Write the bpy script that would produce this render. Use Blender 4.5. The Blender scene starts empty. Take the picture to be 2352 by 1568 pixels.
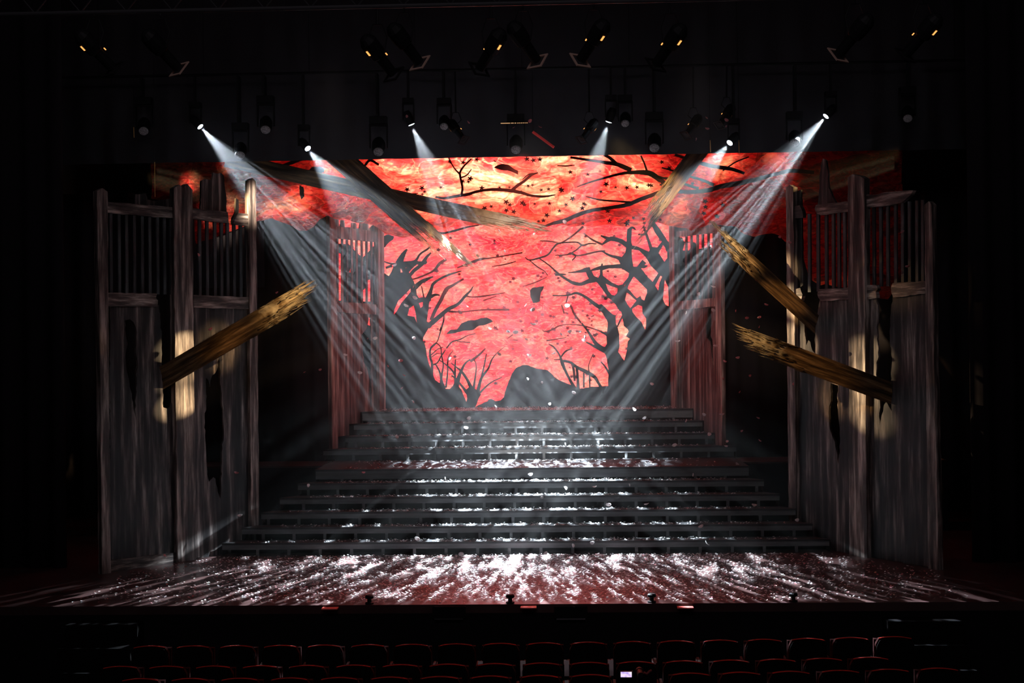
import bpy, math, random
from mathutils import Vector, Matrix, noise
from mathutils.geometry import tessellate_polygon

# ------------------------------------------------------------------ camera, world, lights
sc = bpy.context.scene
COL = sc.collection
R = math.radians
F = 2980.0
camd = bpy.data.cameras.new('camera')
cam = bpy.data.objects.new('camera', camd)
COL.objects.link(cam)
sc.camera = cam
camd.sensor_width = 36
camd.lens = 36 * F / 2352
camd.clip_end = 200
CO = Vector((.6, 0, 3.56))
CM = Matrix.Rotation(R(2.0), 4, 'Z') @ Matrix.Rotation(R(90.31), 4, 'X') @ Matrix.Rotation(R(-.69), 4, 'Z')
cam.matrix_world = Matrix.Translation(CO) @ CM
C3 = CM.to_3x3()


def ray(px, py):
    return C3 @ Vector(((px - 1176) / F, -(py - 784) / F, -1))


def PY(px, py, Y):
    """photo pixel -> point on the upright plane at depth Y"""
    d = ray(px, py)
    return CO + d * ((Y - CO.y) / d.y)


def PZ(px, py, Z):
    d = ray(px, py)
    return CO + d * ((Z - CO.z) / d.z)


sc.view_settings.view_transform = 'Standard'
sc.view_settings.look = 'None'
sc.view_settings.exposure = 0
sc.view_settings.gamma = 1
sc.view_settings.use_curve_mapping = False
sc.cycles.volume_bounces = 0
sc.cycles.max_bounces = 3
sc.cycles.diffuse_bounces = 2
sc.cycles.glossy_bounces = 2
sc.cycles.transparent_max_bounces = 8
sc.cycles.sample_clamp_indirect = 3
sc.cycles.adaptive_threshold = .02
wd = bpy.data.worlds.new('dark_house')
sc.world = wd
wd.use_nodes = True
wd.node_tree.nodes['Background'].inputs[0].default_value = (.75, .7, 1, 1)
wd.node_tree.nodes['Background'].inputs[1].default_value = .0016


def link_light(n, l, loc, rot):
    o = bpy.data.objects.new(n, l)
    COL.objects.link(o)
    o.location = loc
    o.rotation_euler = rot
    return o


def area(n, loc, sx, sy, rot, e, c, spread=180):
    l = bpy.data.lights.new(n, 'AREA')
    l.shape = 'RECTANGLE'
    l.size, l.size_y, l.energy, l.color = sx, sy, e, c
    l.spread = R(spread)
    return link_light(n, l, loc, rot)


def spot(n, loc, tgt, ang, e, c, blend=.4, r=.04):
    l = bpy.data.lights.new(n, 'SPOT')
    l.energy, l.color, l.spot_size, l.spot_blend, l.shadow_soft_size = e, c, R(ang), blend, r
    return link_light(n, l, loc, (Vector(tgt) - Vector(loc)).to_track_quat('-Z', 'Y').to_euler())


def gobo(l, seed, scale, lo, hi, dark, bright, ang, band=30, bmin=.05, st=.22):
    """a breakup pattern plate in the lantern: light varies with direction"""
    l.use_nodes = True
    nt = l.node_tree
    N = nt.nodes
    K = nt.links.new
    em = N['Emission']
    tc = N.new('ShaderNodeTexCoord')
    sp = N.new('ShaderNodeSeparateXYZ')
    K(tc.outputs['Normal'], sp.inputs[0])
    cb = N.new('ShaderNodeCombineXYZ')
    for i in (0, 1):
        d = N.new('ShaderNodeMath')
        d.operation = 'DIVIDE'
        K(sp.outputs[i], d.inputs[0])
        K(sp.outputs[2], d.inputs[1])
        K(d.outputs[0], cb.inputs[i])
    mp = N.new('ShaderNodeMapping')
    mp.inputs['Location'].default_value = (seed, seed * .37, seed)
    mp.inputs['Scale'].default_value = (st, 1, 1)
    ro = N.new('ShaderNodeVectorRotate')
    ro.rotation_type = 'Z_AXIS'
    ro.inputs['Angle'].default_value = -ang
    K(cb.outputs[0], ro.inputs['Vector'])
    K(ro.outputs[0], mp.inputs[0])
    no = N.new('ShaderNodeTexNoise')
    no.inputs['Scale'].default_value = scale
    no.inputs['Detail'].default_value = 2.5
    K(mp.outputs[0], no.inputs['Vector'])
    mr = N.new('ShaderNodeMapRange')
    for i, v in ((1, lo), (2, hi), (3, dark), (4, bright)):
        mr.inputs[i].default_value = v
    K(no.outputs[0], mr.inputs[0])
    m2 = N.new('ShaderNodeMapping')
    m2.inputs['Location'].default_value = (0, seed * 3.1, 0)
    m2.inputs['Scale'].default_value = (.06, 1, 1)
    K(ro.outputs[0], m2.inputs[0])
    n2 = N.new('ShaderNodeTexNoise')
    n2.inputs['Scale'].default_value = band
    n2.inputs['Detail'].default_value = 2.2
    K(m2.outputs[0], n2.inputs['Vector'])
    r2 = N.new('ShaderNodeMapRange')
    for i, v in ((1, .46), (2, .58), (3, bmin), (4, 2.4)):
        r2.inputs[i].default_value = v
    K(n2.outputs[0], r2.inputs[0])
    mm = N.new('ShaderNodeMath')
    mm.operation = 'MULTIPLY'
    K(mr.outputs[0], mm.inputs[0])
    K(r2.outputs[0], mm.inputs[1])
    K(mm.outputs[0], em.inputs['Strength'])


# the six lit beam lights: lamp pixel, lamp depth, target, beam angle, power
BEAMS = [
    (460, 291, 24.2, (.5, 22.7, .6), 29, 24000),
    (1897, 267, 24.2, (-1.0, 22.7, .6), 29, 24000),
    (707, 341, 24.2, (2.0, 19.3, 0), 35, 8500),
    (1676, 328, 24.2, (-2.4, 19.3, 0), 35, 9500),
    (945, 286, 24.2, (.5, 25.2, 1.3), 34, 15000),
    (1398, 280, 24.2, (-.6, 25.2, 1.3), 34, 15000),
]
BEAM_POS = []
for k, (px, py, Y, tg, ang, e) in enumerate(BEAMS):
    p = PY(px, py, Y)
    BEAM_POS.append((p, Vector(tg)))
    o = spot('beam_lamp', p + (Vector(tg) - p).normalized() * .06, tg, ang, e, (.76, .9, 1.0), .8, .02)
    ly = o.rotation_euler.to_matrix().transposed() @ Vector(((0, 1, 0), (0, 1, 0), (-.24, .97, 0), (.24, .97, 0), (0, 1, 0), (0, 1, 0))[k])
    gobo(o.data, k * 7.31 + 1.7, (60, 60, 100, 100, 60, 60)[k], .52, .575, .012, 3.6, math.atan2(ly.y, ly.x), (31, 31, 34, 34, 32, 32)[k], .02 if k < 2 else .35, .15 if k in (2, 3) else .22)

# light behind the painted backdrop and behind the hanging border
area('backdrop_light', (0, 31.1, 4.6), 9.5, 6.5, (R(-90), 0, 0), 640, (1, .8, .72))
area('border_light', (-.3, 27.0, 7.3), 4.0, 1.4, (R(-90), 0, 0), 120, (1, .72, .62), 95)
for px, py, e, an in ((905, 372, 60, 150), (1000, 378, 40, 150), (1140, 392, 52, 150), (1338, 388, 26, 150), (1425, 378, 40, 150), (1462, 418, 52, 150), (1075, 368, 22, 150),
                      (790, 385, 20, 140), (1660, 385, 12, 130), (447, 425, 7, 60), (700, 470, 14, 110), (640, 495, 8, 100), (1780, 368, 3, 90), (528, 386, 3, 50), (1185, 480, 14, 150), (960, 470, 20, 150)):
    p = PY(px, py, 26.2)
    spot('border_lamp', p, p + Vector((0, -1, 0)), an, e, (1, .84, .6), .8, .12)
# cross lights on the torn walls
CR = (9.6, 24.4, 7.7)
CL = (-9.6, 24.4, 7.6)
for tx, ty, Y, L_, e in ((426, 795, 21.93, CR, 34000), (427, 860, 21.93, CR, 24000), (428, 920, 21.93, CR, 46000), (1816, 690, 23.2, CL, 24000), (1834, 785, 23.2, CL, 20000), (1978, 815, 21.8, CL, 13000), (1984, 880, 21.8, CL, 20000), (2000, 950, 21.8, CL, 14000)):
    spot('cross_light', L_, PY(tx, ty, Y), 2.1 if L_ is CR else 2.8, e, (1, .72, .40), 1, .02)
spot('cross_light', CR, PY(690, 690, 20.8), 6, 5200, (1, .6, .24), 1, .02)
spot('cross_light', CL, PY(1680, 590, 21.9), 4, 1600, (1, .6, .26), 1, .02)
spot('cross_light', CL, PY(1740, 795, 20.7), 5.5, 4500, (1, .6, .24), 1, .02)
# front of house lanterns on the broken beams
FOH_Z = 6.4
for src, tx, ty, Y, an, e, c in ((1.2, 655, 702, 20.9, 6, 7500, (1, .66, .3)), (1.2, 490, 800, 21.5, 3.4, 2300, (1, .54, .18)),
                              (-1.0, 1690, 585, 22.1, 5.5, 11000, (1, .7, .36)), (-1.0, 1800, 688, 22.6, 3.6, 5000, (1, .58, .22)),
                              (-1.5, 1745, 796, 20.9, 5.5, 6000, (1, .64, .28)), (-1.5, 1900, 856, 21.2, 4, 2600, (1, .54, .18)),
                              (-.6, 1005, 560, 25.1, 6, 5200, (1, .62, .28)), (-.6, 1120, 502, 25.4, 6, 1500, (1, .66, .36)),
                              (.9, 1530, 450, 25.2, 6, 19000, (1, .7, .3))):
    spot('front_lantern_light', (src, 15.4, FOH_Z), PY(tx, ty, Y), an, e, c, 1, .05)
spot('centre_lantern_light', (.2, 15.4, 6.8), (.0, 25, 1.9), 11, 5500, (1, .97, .93), 1, .05)
spot('petal_fill', (.4, 15.4, 6.9), (0, 24, 5.4), 15, 5500, (1, .96, .93), 1, .05)  # fill added to brighten the falling petals
# faint washes
spot('front_wash', (-1.5, 14, 7.4), (-5.6, 22, 3.0), 26, 90, (.95, .86, .9), .9, .2)
spot('front_wash', (2.5, 14, 7.4), (5.6, 22, 3.0), 26, 90, (.95, .84, .86), .9, .2)
spot('portal_wash', (-2.5, 17, 8), (-3.4, 26.6, 3.8), 20, 900, (1, .8, .74), .9, .2)
spot('portal_wash', (2.5, 17, 8), (3.4, 26.6, 3.8), 20, 900, (1, .8, .74), .9, .2)
spot('top_post_light', (-1.0, 15, 6), PY(590, 472, 23.2), 5.4, 22000, (1, .82, .62), 1, .1)
spot('red_house_spill', (0, 24.3, 7.2), (0, 15, -.4), 60, 1500, (1, .1, .06), 1, .1)
area('black_lift_fill', (0, 3, 11.5), 12, 3, (R(55), 0, 0), 145, (1, .86, .95))  # fill added to lift the blacks of the dark house
area('red_top_light', (0, 25.3, 8.3), 8, .3, (R(-18), 0, 0), 45, (1, .12, .08))

# ------------------------------------------------------------------ helpers
LOC = {}


def tag(o, label=None, cat=None, group=None, kind=None):
    if label: o['label'] = label
    if cat: o['category'] = cat
    if group: o['group'] = group
    if kind: o['kind'] = kind
    return o


def thing(name, label, cat, loc=(0, 0, 0), group=None, rot=(0, 0, 0)):
    o = bpy.data.objects.new(name, None)
    o.empty_display_size = .2
    COL.objects.link(o)
    o.location = loc
    o.rotation_euler = rot
    LOC[o.name] = Vector(loc)
    return tag(o, label, cat, group)


def mesh(name, V, Fc, m, parent=None, origin=None, smooth=False, local=False):
    """V in world coordinates (unless local); stored relative to the parent's base"""
    if local:
        org = Vector((0, 0, 0))
    else:
        org = Vector(origin) if origin is not None else (LOC[parent.name] if parent is not None else Vector((0, 0, 0)))
    me = bpy.data.meshes.new(name)
    me.from_pydata([Vector(v) - org for v in V], [], Fc)
    me.materials.append(m)
    if smooth:
        me.polygons.foreach_set('use_smooth', [True] * len(me.polygons))
    me.update()
    o = bpy.data.objects.new(name, me)
    COL.objects.link(o)
    if parent is not None:
        o.parent = parent
    elif not local:
        o.location = org
    LOC[o.name] = org
    return o


class MB:
    def __init__(s): s.V = []; s.F = []

    def add(s, V, Fc):
        n = len(s.V)
        s.V += [Vector(v) for v in V]
        s.F += [tuple(i + n for i in f) for f in Fc]

    def box(s, a, b, M=None):
        V = [Vector((x, y, z)) for x in (a[0], b[0]) for y in (a[1], b[1]) for z in (a[2], b[2])]
        if M is not None: V = [M @ v for v in V]
        s.add(V, [(0, 1, 3, 2), (4, 6, 7, 5), (0, 4, 5, 1), (2, 3, 7, 6), (0, 2, 6, 4), (1, 5, 7, 3)])

    def lathe(s, prof, n=20, M=None, cap=True):
        V = []
        for r, z in prof:
            for i in range(n):
                a = 2 * math.pi * i / n
                V.append(Vector((r * math.cos(a), r * math.sin(a), z)))
        Fc = []
        for j in range(len(prof) - 1):
            for i in range(n):
                k = (i + 1) % n
                Fc.append((j * n + i, j * n + k, (j + 1) * n + k, (j + 1) * n + i))
        if cap:
            Fc.append(tuple(range(n - 1, -1, -1)))
            Fc.append(tuple((len(prof) - 1) * n + i for i in range(n)))
        if M is not None: V = [M @ v for v in V]
        s.add(V, Fc)

    def tube(s, pts, r, n=8):
        pts = [Vector(p) for p in pts]
        V = []
        for k, p in enumerate(pts):
            t = (pts[min(k + 1, len(pts) - 1)] - pts[max(k - 1, 0)]).normalized()
            a = t.cross(Vector((0, 0, 1)))
            if a.length < .05: a = t.cross(Vector((1, 0, 0)))
            a.normalize()
            b = t.cross(a)
            for i in range(n):
                w = 2 * math.pi * i / n
                V.append(p + (a * math.cos(w) + b * math.sin(w)) * r)
        Fc = [(k * n + i, k * n + (i + 1) % n, (k + 1) * n + (i + 1) % n, (k + 1) * n + i) for k in range(len(pts) - 1) for i in range(n)]
        Fc += [tuple(range(n - 1, -1, -1)), tuple((len(pts) - 1) * n + i for i in range(n))]
        s.add(V, Fc)

    def build(s, name, m, parent=None, **kw): return mesh(name, s.V, s.F, m, parent, **kw)


class Wall:
    """an upright plane through two floor points; o > 0 is towards the audience"""
    def __init__(s, a, b):
        s.p = Vector((a[0], a[1], 0))
        s.u = (Vector((b[0], b[1], 0)) - s.p).normalized()
        s.n = Vector((s.u.y, -s.u.x, 0))
        if s.n.dot(CO - s.p) < 0: s.n = -s.n

    def px(s, x, y, o=0):
        q = s.p + s.n * o
        d = ray(x, y)
        h = CO + d * ((q - CO).dot(s.n) / d.dot(s.n))
        return ((h - s.p).dot(s.u), h.z)

    def w(s, su, z, o=0): return s.p + s.u * su + s.n * o + Vector((0, 0, z))


def rough(poly, step, amp, seed, closed=True):
    """subdivide a 2D outline and jitter it (torn and worn edges)"""
    rnd = random.Random(seed)
    out = []
    n = len(poly)
    for i in range(n if closed else n - 1):
        a, b = Vector(poly[i]), Vector(poly[(i + 1) % n])
        L = (b - a).length
        k = max(1, int(L / step))
        t = (b - a).normalized() if L > 1e-6 else Vector((1, 0))
        nn = Vector((-t.y, t.x))
        for j in range(k):
            q = a + (b - a) * (j / k)
            if j: q = q + nn * rnd.uniform(-amp, amp) + t * rnd.uniform(-.3, .3) * step
            out.append(q)
    return out


def extrude_poly(polys2d, to_w, o_front, thick, mb):
    """outline + holes (lists of 2D) -> solid plate"""
    loops = [[Vector((p[0], p[1], 0)) for p in l] for l in polys2d]
    tris = tessellate_polygon(loops)
    flat = [p for l in loops for p in l]
    n = len(flat)
    V = [to_w(p.x, p.y, o_front) for p in flat] + [to_w(p.x, p.y, o_front - thick) for p in flat]
    Fc = [tuple(t) for t in tris] + [(t[2] + n, t[1] + n, t[0] + n) for t in tris]
    st = 0
    for l in loops:
        m = len(l)
        for i in range(m):
            a, b = st + i, st + (i + 1) % m
            Fc.append((a, b, b + n, a + n))
        st += m
    mb.add(V, Fc)


def plate(name, W, outline, holes, o, th, m, parent, rg=(0, 0), seed=1, lbl=None):
    mb = MB()
    if holes and not isinstance(holes[0][0], (tuple, list)): holes = [holes]
    L = [outline] + list(holes or [])
    if rg[0]: L = [rough(l, rg[0], rg[1], seed + k) for k, l in enumerate(L)]
    L = [[W.px(p[0], p[1], o) for p in l] for l in L]
    extrude_poly(L, W.w, o, th, mb)
    ob = mb.build(name, m, parent)
    if lbl: ob['label'] = lbl
    return ob


# ------------------------------------------------------------------ materials
def mat(name, c, rough_=.6, spec=.5, emit=None, es=0, metal=0):
    m = bpy.data.materials.new(name)
    m.use_nodes = True
    b = m.node_tree.nodes['Principled BSDF']
    b.inputs['Base Color'].default_value = (*c, 1)
    b.inputs['Roughness'].default_value = rough_
    b.inputs['Specular IOR Level'].default_value = spec
    b.inputs['Metallic'].default_value = metal
    if emit:
        b.inputs['Emission Color'].default_value = (*emit, 1)
        b.inputs['Emission Strength'].default_value = es
    return m


def nd(m, typ, **kw):
    n = m.node_tree.nodes.new(typ)
    for k, v in kw.items():
        if k in n.inputs: n.inputs[k].default_value = v
        else: setattr(n, k, v)
    return n


def ramp(m, stops):
    r = m.node_tree.nodes.new('ShaderNodeValToRGB')
    e = r.color_ramp.elements
    while len(e) > 1: e.remove(e[0])
    e[0].position = stops[0][0]
    e[0].color = (*stops[0][1], 1)
    for p, c in stops[1:]:
        x = e.new(p)
        x.color = (*c, 1)
    return r


def noisy(name, stops, scale, stretch=(1, 1, 1), detail=5, rough_=.6, bump=.3, spec=.4, rot=(0, 0, 0), bd=.01, dist=0):
    m = mat(name, (1, 1, 1), rough_, spec)
    K = m.node_tree.links.new
    b = m.node_tree.nodes['Principled BSDF']
    tc = nd(m, 'ShaderNodeTexCoord')
    mp = nd(m, 'ShaderNodeMapping')
    mp.inputs['Rotation'].default_value = rot
    mp.inputs['Scale'].default_value = stretch
    no = nd(m, 'ShaderNodeTexNoise', Scale=scale, Detail=detail, Distortion=dist)
    no.inputs['Roughness'].default_value = .62
    K(tc.outputs['Object'], mp.inputs[0])
    K(mp.outputs[0], no.inputs[0])
    r = ramp(m, stops)
    K(no.outputs[0], r.inputs[0])
    K(r.outputs[0], b.inputs['Base Color'])
    if bump:
        bp = nd(m, 'ShaderNodeBump', Strength=bump, Distance=bd)
        K(no.outputs[0], bp.inputs['Height'])
        K(bp.outputs[0], b.inputs['Normal'])
    return m


OLD = [(.34, (.02, .016, .016)), (.46, (.08, .062, .058)), (.54, (.24, .19, .17)), (.61, (.5, .43, .39)), (.7, (.85, .76, .7))]
M_post = noisy('weathered_post_paint', OLD, 5, (2.2, 2.2, .16), bump=.6)
M_rail = noisy('weathered_rail_paint', OLD, 5, (.3, .3, 2.6), bump=.6)
M_board = noisy('charred_board_paint', [(.38, (.006, .005, .006)), (.48, (.024, .019, .02)), (.55, (.075, .06, .058)), (.62, (.2, .165, .155)), (.7, (.5, .43, .4))], 5, (1.7, 1.7, .13), bump=.5)
M_bar = noisy('lattice_bar_paint', [(.35, (.015, .015, .017)), (.6, (.07, .075, .08)), (.75, (.2, .22, .23))], 5, (1, 1, .3), bump=.2)
M_port = noisy('portal_post_paint', [(.34, (.05, .022, .022)), (.47, (.17, .09, .085)), (.57, (.38, .23, .2)), (.68, (.75, .52, .45))], 5, (2.2, 2.2, .16), bump=.5)
M_portb = noisy('portal_board_paint', [(.37, (.025, .013, .014)), (.48, (.09, .05, .05)), (.57, (.26, .15, .14)), (.67, (.6, .4, .35))], 6, (1.8, 1.8, .1), bump=.5)
M_black = mat('black_masking_cloth', (.024, .021, .025), .95, .1)
M_blackp = mat('black_paint', (.012, .012, .013), .6, .3)
M_metal = mat('black_lamp_housing', (.008, .008, .009), .6, .2)
M_step = noisy('black_stair_paint', [(.35, (.012, .012, .013)), (.65, (.035, .034, .036))], 3, (1, 1, 1), bump=0, rough_=.5)
M_fascia = noisy('scuffed_tread_nosing_paint', [(.3, (.09, .09, .095)), (.6, (.16, .16, .165)), (.8, (.3, .3, .3))], 4, (.4, 1, 3), bump=0, rough_=.45)
M_floor = noisy('dark_stage_floor', [(.3, (.04, .02, .02)), (.6, (.085, .045, .043)), (.8, (.13, .085, .08))], 1.2, (1, 1, 1), bump=.05, rough_=.3, spec=.6)
M_house = mat('dark_auditorium_paint', (.008, .007, .008), .8, .2)

# broken plank wood: fine grain along local x
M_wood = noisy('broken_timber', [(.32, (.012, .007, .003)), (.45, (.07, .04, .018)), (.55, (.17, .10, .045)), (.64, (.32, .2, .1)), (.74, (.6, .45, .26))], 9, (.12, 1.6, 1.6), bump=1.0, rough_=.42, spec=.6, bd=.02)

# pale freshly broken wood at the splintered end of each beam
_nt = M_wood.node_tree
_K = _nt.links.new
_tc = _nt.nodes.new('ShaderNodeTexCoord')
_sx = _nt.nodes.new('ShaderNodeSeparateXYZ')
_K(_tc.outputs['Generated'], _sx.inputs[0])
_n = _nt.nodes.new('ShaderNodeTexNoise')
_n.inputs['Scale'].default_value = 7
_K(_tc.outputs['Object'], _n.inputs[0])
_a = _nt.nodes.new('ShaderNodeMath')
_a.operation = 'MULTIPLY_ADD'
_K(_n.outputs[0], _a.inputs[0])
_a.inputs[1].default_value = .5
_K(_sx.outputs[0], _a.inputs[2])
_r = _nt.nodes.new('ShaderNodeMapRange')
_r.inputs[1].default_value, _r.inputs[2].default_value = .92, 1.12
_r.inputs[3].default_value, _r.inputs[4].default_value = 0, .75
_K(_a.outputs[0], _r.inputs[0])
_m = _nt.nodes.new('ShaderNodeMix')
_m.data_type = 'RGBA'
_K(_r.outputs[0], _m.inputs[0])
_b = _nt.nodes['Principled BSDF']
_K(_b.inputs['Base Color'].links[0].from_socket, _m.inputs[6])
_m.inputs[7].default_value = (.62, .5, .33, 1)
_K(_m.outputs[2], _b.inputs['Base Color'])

# petals
M_petal = mat('pale_petal', (.9, .86, .86), .35, .6)
M_petalp = mat('pink_petal', (.85, .45, .48), .4, .5)
for _m, _c in ((M_petal, (.95, .92, .92, 1)), (M_petalp, (.9, .45, .48, 1))):
    _nt = _m.node_tree
    _t = _nt.nodes.new('ShaderNodeBsdfTranslucent')
    _t.inputs[0].default_value = _c
    _x = _nt.nodes.new('ShaderNodeMixShader')
    _x.inputs[0].default_value = .5
    _nt.links.new(_nt.nodes['Principled BSDF'].outputs[0], _x.inputs[1])
    _nt.links.new(_t.outputs[0], _x.inputs[2])
    _nt.links.new(_x.outputs[0], _nt.nodes['Material Output'].inputs['Surface'])


def cloth_mat(name, stretch, seed, stops, wr=.5, gloss=.08, vs=3.5, vc=(1, .3, .17), va=.75, facet_glint=0):
    m = bpy.data.materials.new(name)
    m.use_nodes = True
    nt = m.node_tree
    nt.nodes.clear()
    K = nt.links.new
    out = nd(m, 'ShaderNodeOutputMaterial')
    tc = nd(m, 'ShaderNodeTexCoord')
    mp = nd(m, 'ShaderNodeMapping')
    mp.inputs['Scale'].default_value = stretch
    mp.inputs['Location'].default_value = (seed, seed * .7, seed * 1.3)
    K(tc.outputs['Object'], mp.inputs[0])
    # warped coordinates
    wn = nd(m, 'ShaderNodeTexNoise', Scale=1.1, Detail=3)
    K(mp.outputs[0], wn.inputs[0])
    mx = nd(m, 'ShaderNodeVectorMath', operation='MULTIPLY_ADD')
    K(wn.outputs['Color'], mx.inputs[0])
    mx.inputs[1].default_value = (1.3, 1.3, 1.3)
    K(mp.outputs[0], mx.inputs[2])
    n1 = nd(m, 'ShaderNodeTexNoise', Scale=1.5, Detail=7)
    n1.inputs['Roughness'].default_value = .62
    K(mx.outputs[0], n1.inputs[0])
    r = ramp(m, stops)
    K(n1.outputs[0], r.inputs[0])
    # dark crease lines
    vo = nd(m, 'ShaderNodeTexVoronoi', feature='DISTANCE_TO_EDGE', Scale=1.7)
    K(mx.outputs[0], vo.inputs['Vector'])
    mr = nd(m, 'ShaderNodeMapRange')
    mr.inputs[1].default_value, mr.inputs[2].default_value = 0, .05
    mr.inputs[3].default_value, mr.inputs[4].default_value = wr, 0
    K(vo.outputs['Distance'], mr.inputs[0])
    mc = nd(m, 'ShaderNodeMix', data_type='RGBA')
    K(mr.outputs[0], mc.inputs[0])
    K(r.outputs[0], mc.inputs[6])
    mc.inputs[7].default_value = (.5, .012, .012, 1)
    # fine crumple: pale highlight veins painted into the colour
    n3 = nd(m, 'ShaderNodeTexNoise', Scale=vs, Detail=4, Distortion=1.6)
    K(mx.outputs[0], n3.inputs[0])
    sb = nd(m, 'ShaderNodeMath', operation='SUBTRACT')
    K(n3.outputs[0], sb.inputs[0])
    sb.inputs[1].default_value = .5
    ab = nd(m, 'ShaderNodeMath', operation='ABSOLUTE')
    K(sb.outputs[0], ab.inputs[0])
    m3 = nd(m, 'ShaderNodeMapRange')
    m3.inputs[1].default_value, m3.inputs[2].default_value = 0, .045
    m3.inputs[3].default_value, m3.inputs[4].default_value = va, 0
    K(ab.outputs[0], m3.inputs[0])
    mv = nd(m, 'ShaderNodeMix', data_type='RGBA')
    K(m3.outputs[0], mv.inputs[0])
    K(mc.outputs[2], mv.inputs[6])
    mv.inputs[7].default_value = (*vc, 1)
    mc = mv
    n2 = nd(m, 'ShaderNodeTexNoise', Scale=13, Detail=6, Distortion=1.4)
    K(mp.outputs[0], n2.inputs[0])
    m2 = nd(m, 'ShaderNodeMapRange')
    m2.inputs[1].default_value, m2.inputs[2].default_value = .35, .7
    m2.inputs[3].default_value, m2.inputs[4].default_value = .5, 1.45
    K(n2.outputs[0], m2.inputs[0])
    if facet_glint:  # facet shading and bright edge glints painted into the film colour
        fv = nd(m, 'ShaderNodeTexVoronoi', feature='F1', Scale=facet_glint)
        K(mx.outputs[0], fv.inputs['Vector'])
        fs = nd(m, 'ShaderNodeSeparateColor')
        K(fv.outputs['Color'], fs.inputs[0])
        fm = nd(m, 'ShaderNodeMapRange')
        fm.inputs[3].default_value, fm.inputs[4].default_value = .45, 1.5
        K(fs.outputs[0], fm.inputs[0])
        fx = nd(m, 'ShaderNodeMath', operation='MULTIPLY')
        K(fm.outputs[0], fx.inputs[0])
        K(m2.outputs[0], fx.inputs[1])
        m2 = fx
        fe = nd(m, 'ShaderNodeTexVoronoi', feature='DISTANCE_TO_EDGE', Scale=facet_glint)
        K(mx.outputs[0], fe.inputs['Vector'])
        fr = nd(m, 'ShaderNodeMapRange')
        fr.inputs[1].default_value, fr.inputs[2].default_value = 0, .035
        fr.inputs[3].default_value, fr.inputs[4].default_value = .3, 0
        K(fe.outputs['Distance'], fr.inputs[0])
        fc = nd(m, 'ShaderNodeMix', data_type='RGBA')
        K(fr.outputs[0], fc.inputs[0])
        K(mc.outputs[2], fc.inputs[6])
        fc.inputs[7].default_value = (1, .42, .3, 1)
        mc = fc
    sc_ = nd(m, 'ShaderNodeVectorMath', operation='SCALE')
    K(mc.outputs[2], sc_.inputs[0])
    K(m2.outputs[0], sc_.inputs['Scale'])
    tr = nd(m, 'ShaderNodeBsdfTranslucent')
    K(sc_.outputs[0], tr.inputs['Color'])
    gl = nd(m, 'ShaderNodeBsdfPrincipled')
    gl.inputs['Roughness'].default_value = .35
    K(sc_.outputs[0], gl.inputs['Base Color'])
    ms = nd(m, 'ShaderNodeMixShader')
    ms.inputs[0].default_value = gloss
    bp = nd(m, 'ShaderNodeBump', Strength=.6, Distance=.06)
    K(n2.outputs[0], bp.inputs['Height'])
    K(bp.outputs[0], tr.inputs['Normal'])
    K(bp.outputs[0], gl.inputs['Normal'])
    K(tr.outputs[0], ms.inputs[1])
    K(gl.outputs[0], ms.inputs[2])
    K(ms.outputs[0], out.inputs['Surface'])
    return m


M_back = cloth_mat('backdrop_painted_gauze', (.55, .55, 1.15), 3.1,
                   [(.34, (.38, .012, .035)), (.44, (.7, .03, .048)), (.52, (.92, .065, .072)), (.59, (.98, .14, .115)), (.68, (1, .32, .22))], .3, vc=(1, .25, .18), va=.6)
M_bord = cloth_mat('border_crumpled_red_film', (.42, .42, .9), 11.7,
                   [(.34, (.38, .008, .012)), (.44, (.72, .024, .026)), (.51, (.9, .06, .05)), (.58, (1, .2, .12)), (.68, (1, .6, .35))], .75, .14, vc=(1, .3, .17), va=.35, facet_glint=3.2)
M_paint = mat('dark_painted_branch', (.014, .004, .006), .9, .1)
M_tree = mat('black_tree_cutout', (.016, .014, .016), .9, .1)
M_scrap = mat('dark_fabric_patch', (.02, .014, .015), .9, .1)

# ------------------------------------------------------------------ the building
def struct(name, a, b, m):
    mb = MB()
    mb.box(a, b)
    return tag(mb.build(name, m), kind='structure')


struct('floor', (-11, 18.08, -.12), (11, 33, 0), M_floor)
struct('wall_stage_front', (-11, 18.08, -1.3), (11, 18.2, -.12), M_house)
struct('floor_auditorium', (-11, -4, -1.4), (11, 18.2, -1.3), M_house)
struct('wall_left', (-11.2, -4, -1.4), (-11, 33, 13), M_house)
struct('wall_right', (11, -4, -1.4), (11.2, 33, 13), M_house)
struct('wall_back', (-11, 33, -1.4), (11, 33.2, 13), M_house)
struct('wall_behind_audience', (-11, -4.2, -1.4), (11, -4, 13), M_house)
struct('ceiling', (-11.2, -4.2, 13), (11.2, 33.2, 13.2), M_house)


def drape(name, label, x0, x1, Y, z0, z1, amp=.06, wl=.45, m=M_black, cat='stage curtain'):
    n = int((x1 - x0) / wl * 8)
    V = []
    for i in range(n + 1):
        x = x0 + (x1 - x0) * i / n
        y = Y + amp * math.sin(2 * math.pi * x / wl + math.sin(x * 1.7))
        V += [(x, y, z0), (x, y, z1), (x, y + .012, z0), (x, y + .012, z1)]
    Fc = []
    for i in range(n):
        a = 4 * i
        Fc += [(a, a + 4, a + 5, a + 1), (a + 2, a + 3, a + 7, a + 6), (a, a + 2, a + 6, a + 4), (a + 1, a + 5, a + 7, a + 3)]
    Fc += [(0, 1, 3, 2), (4 * n, 4 * n + 2, 4 * n + 3, 4 * n + 1)]
    o = mesh(name, V, Fc, m, origin=((x0 + x1) / 2, Y, z0), smooth=True)
    return tag(o, label, cat)


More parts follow.
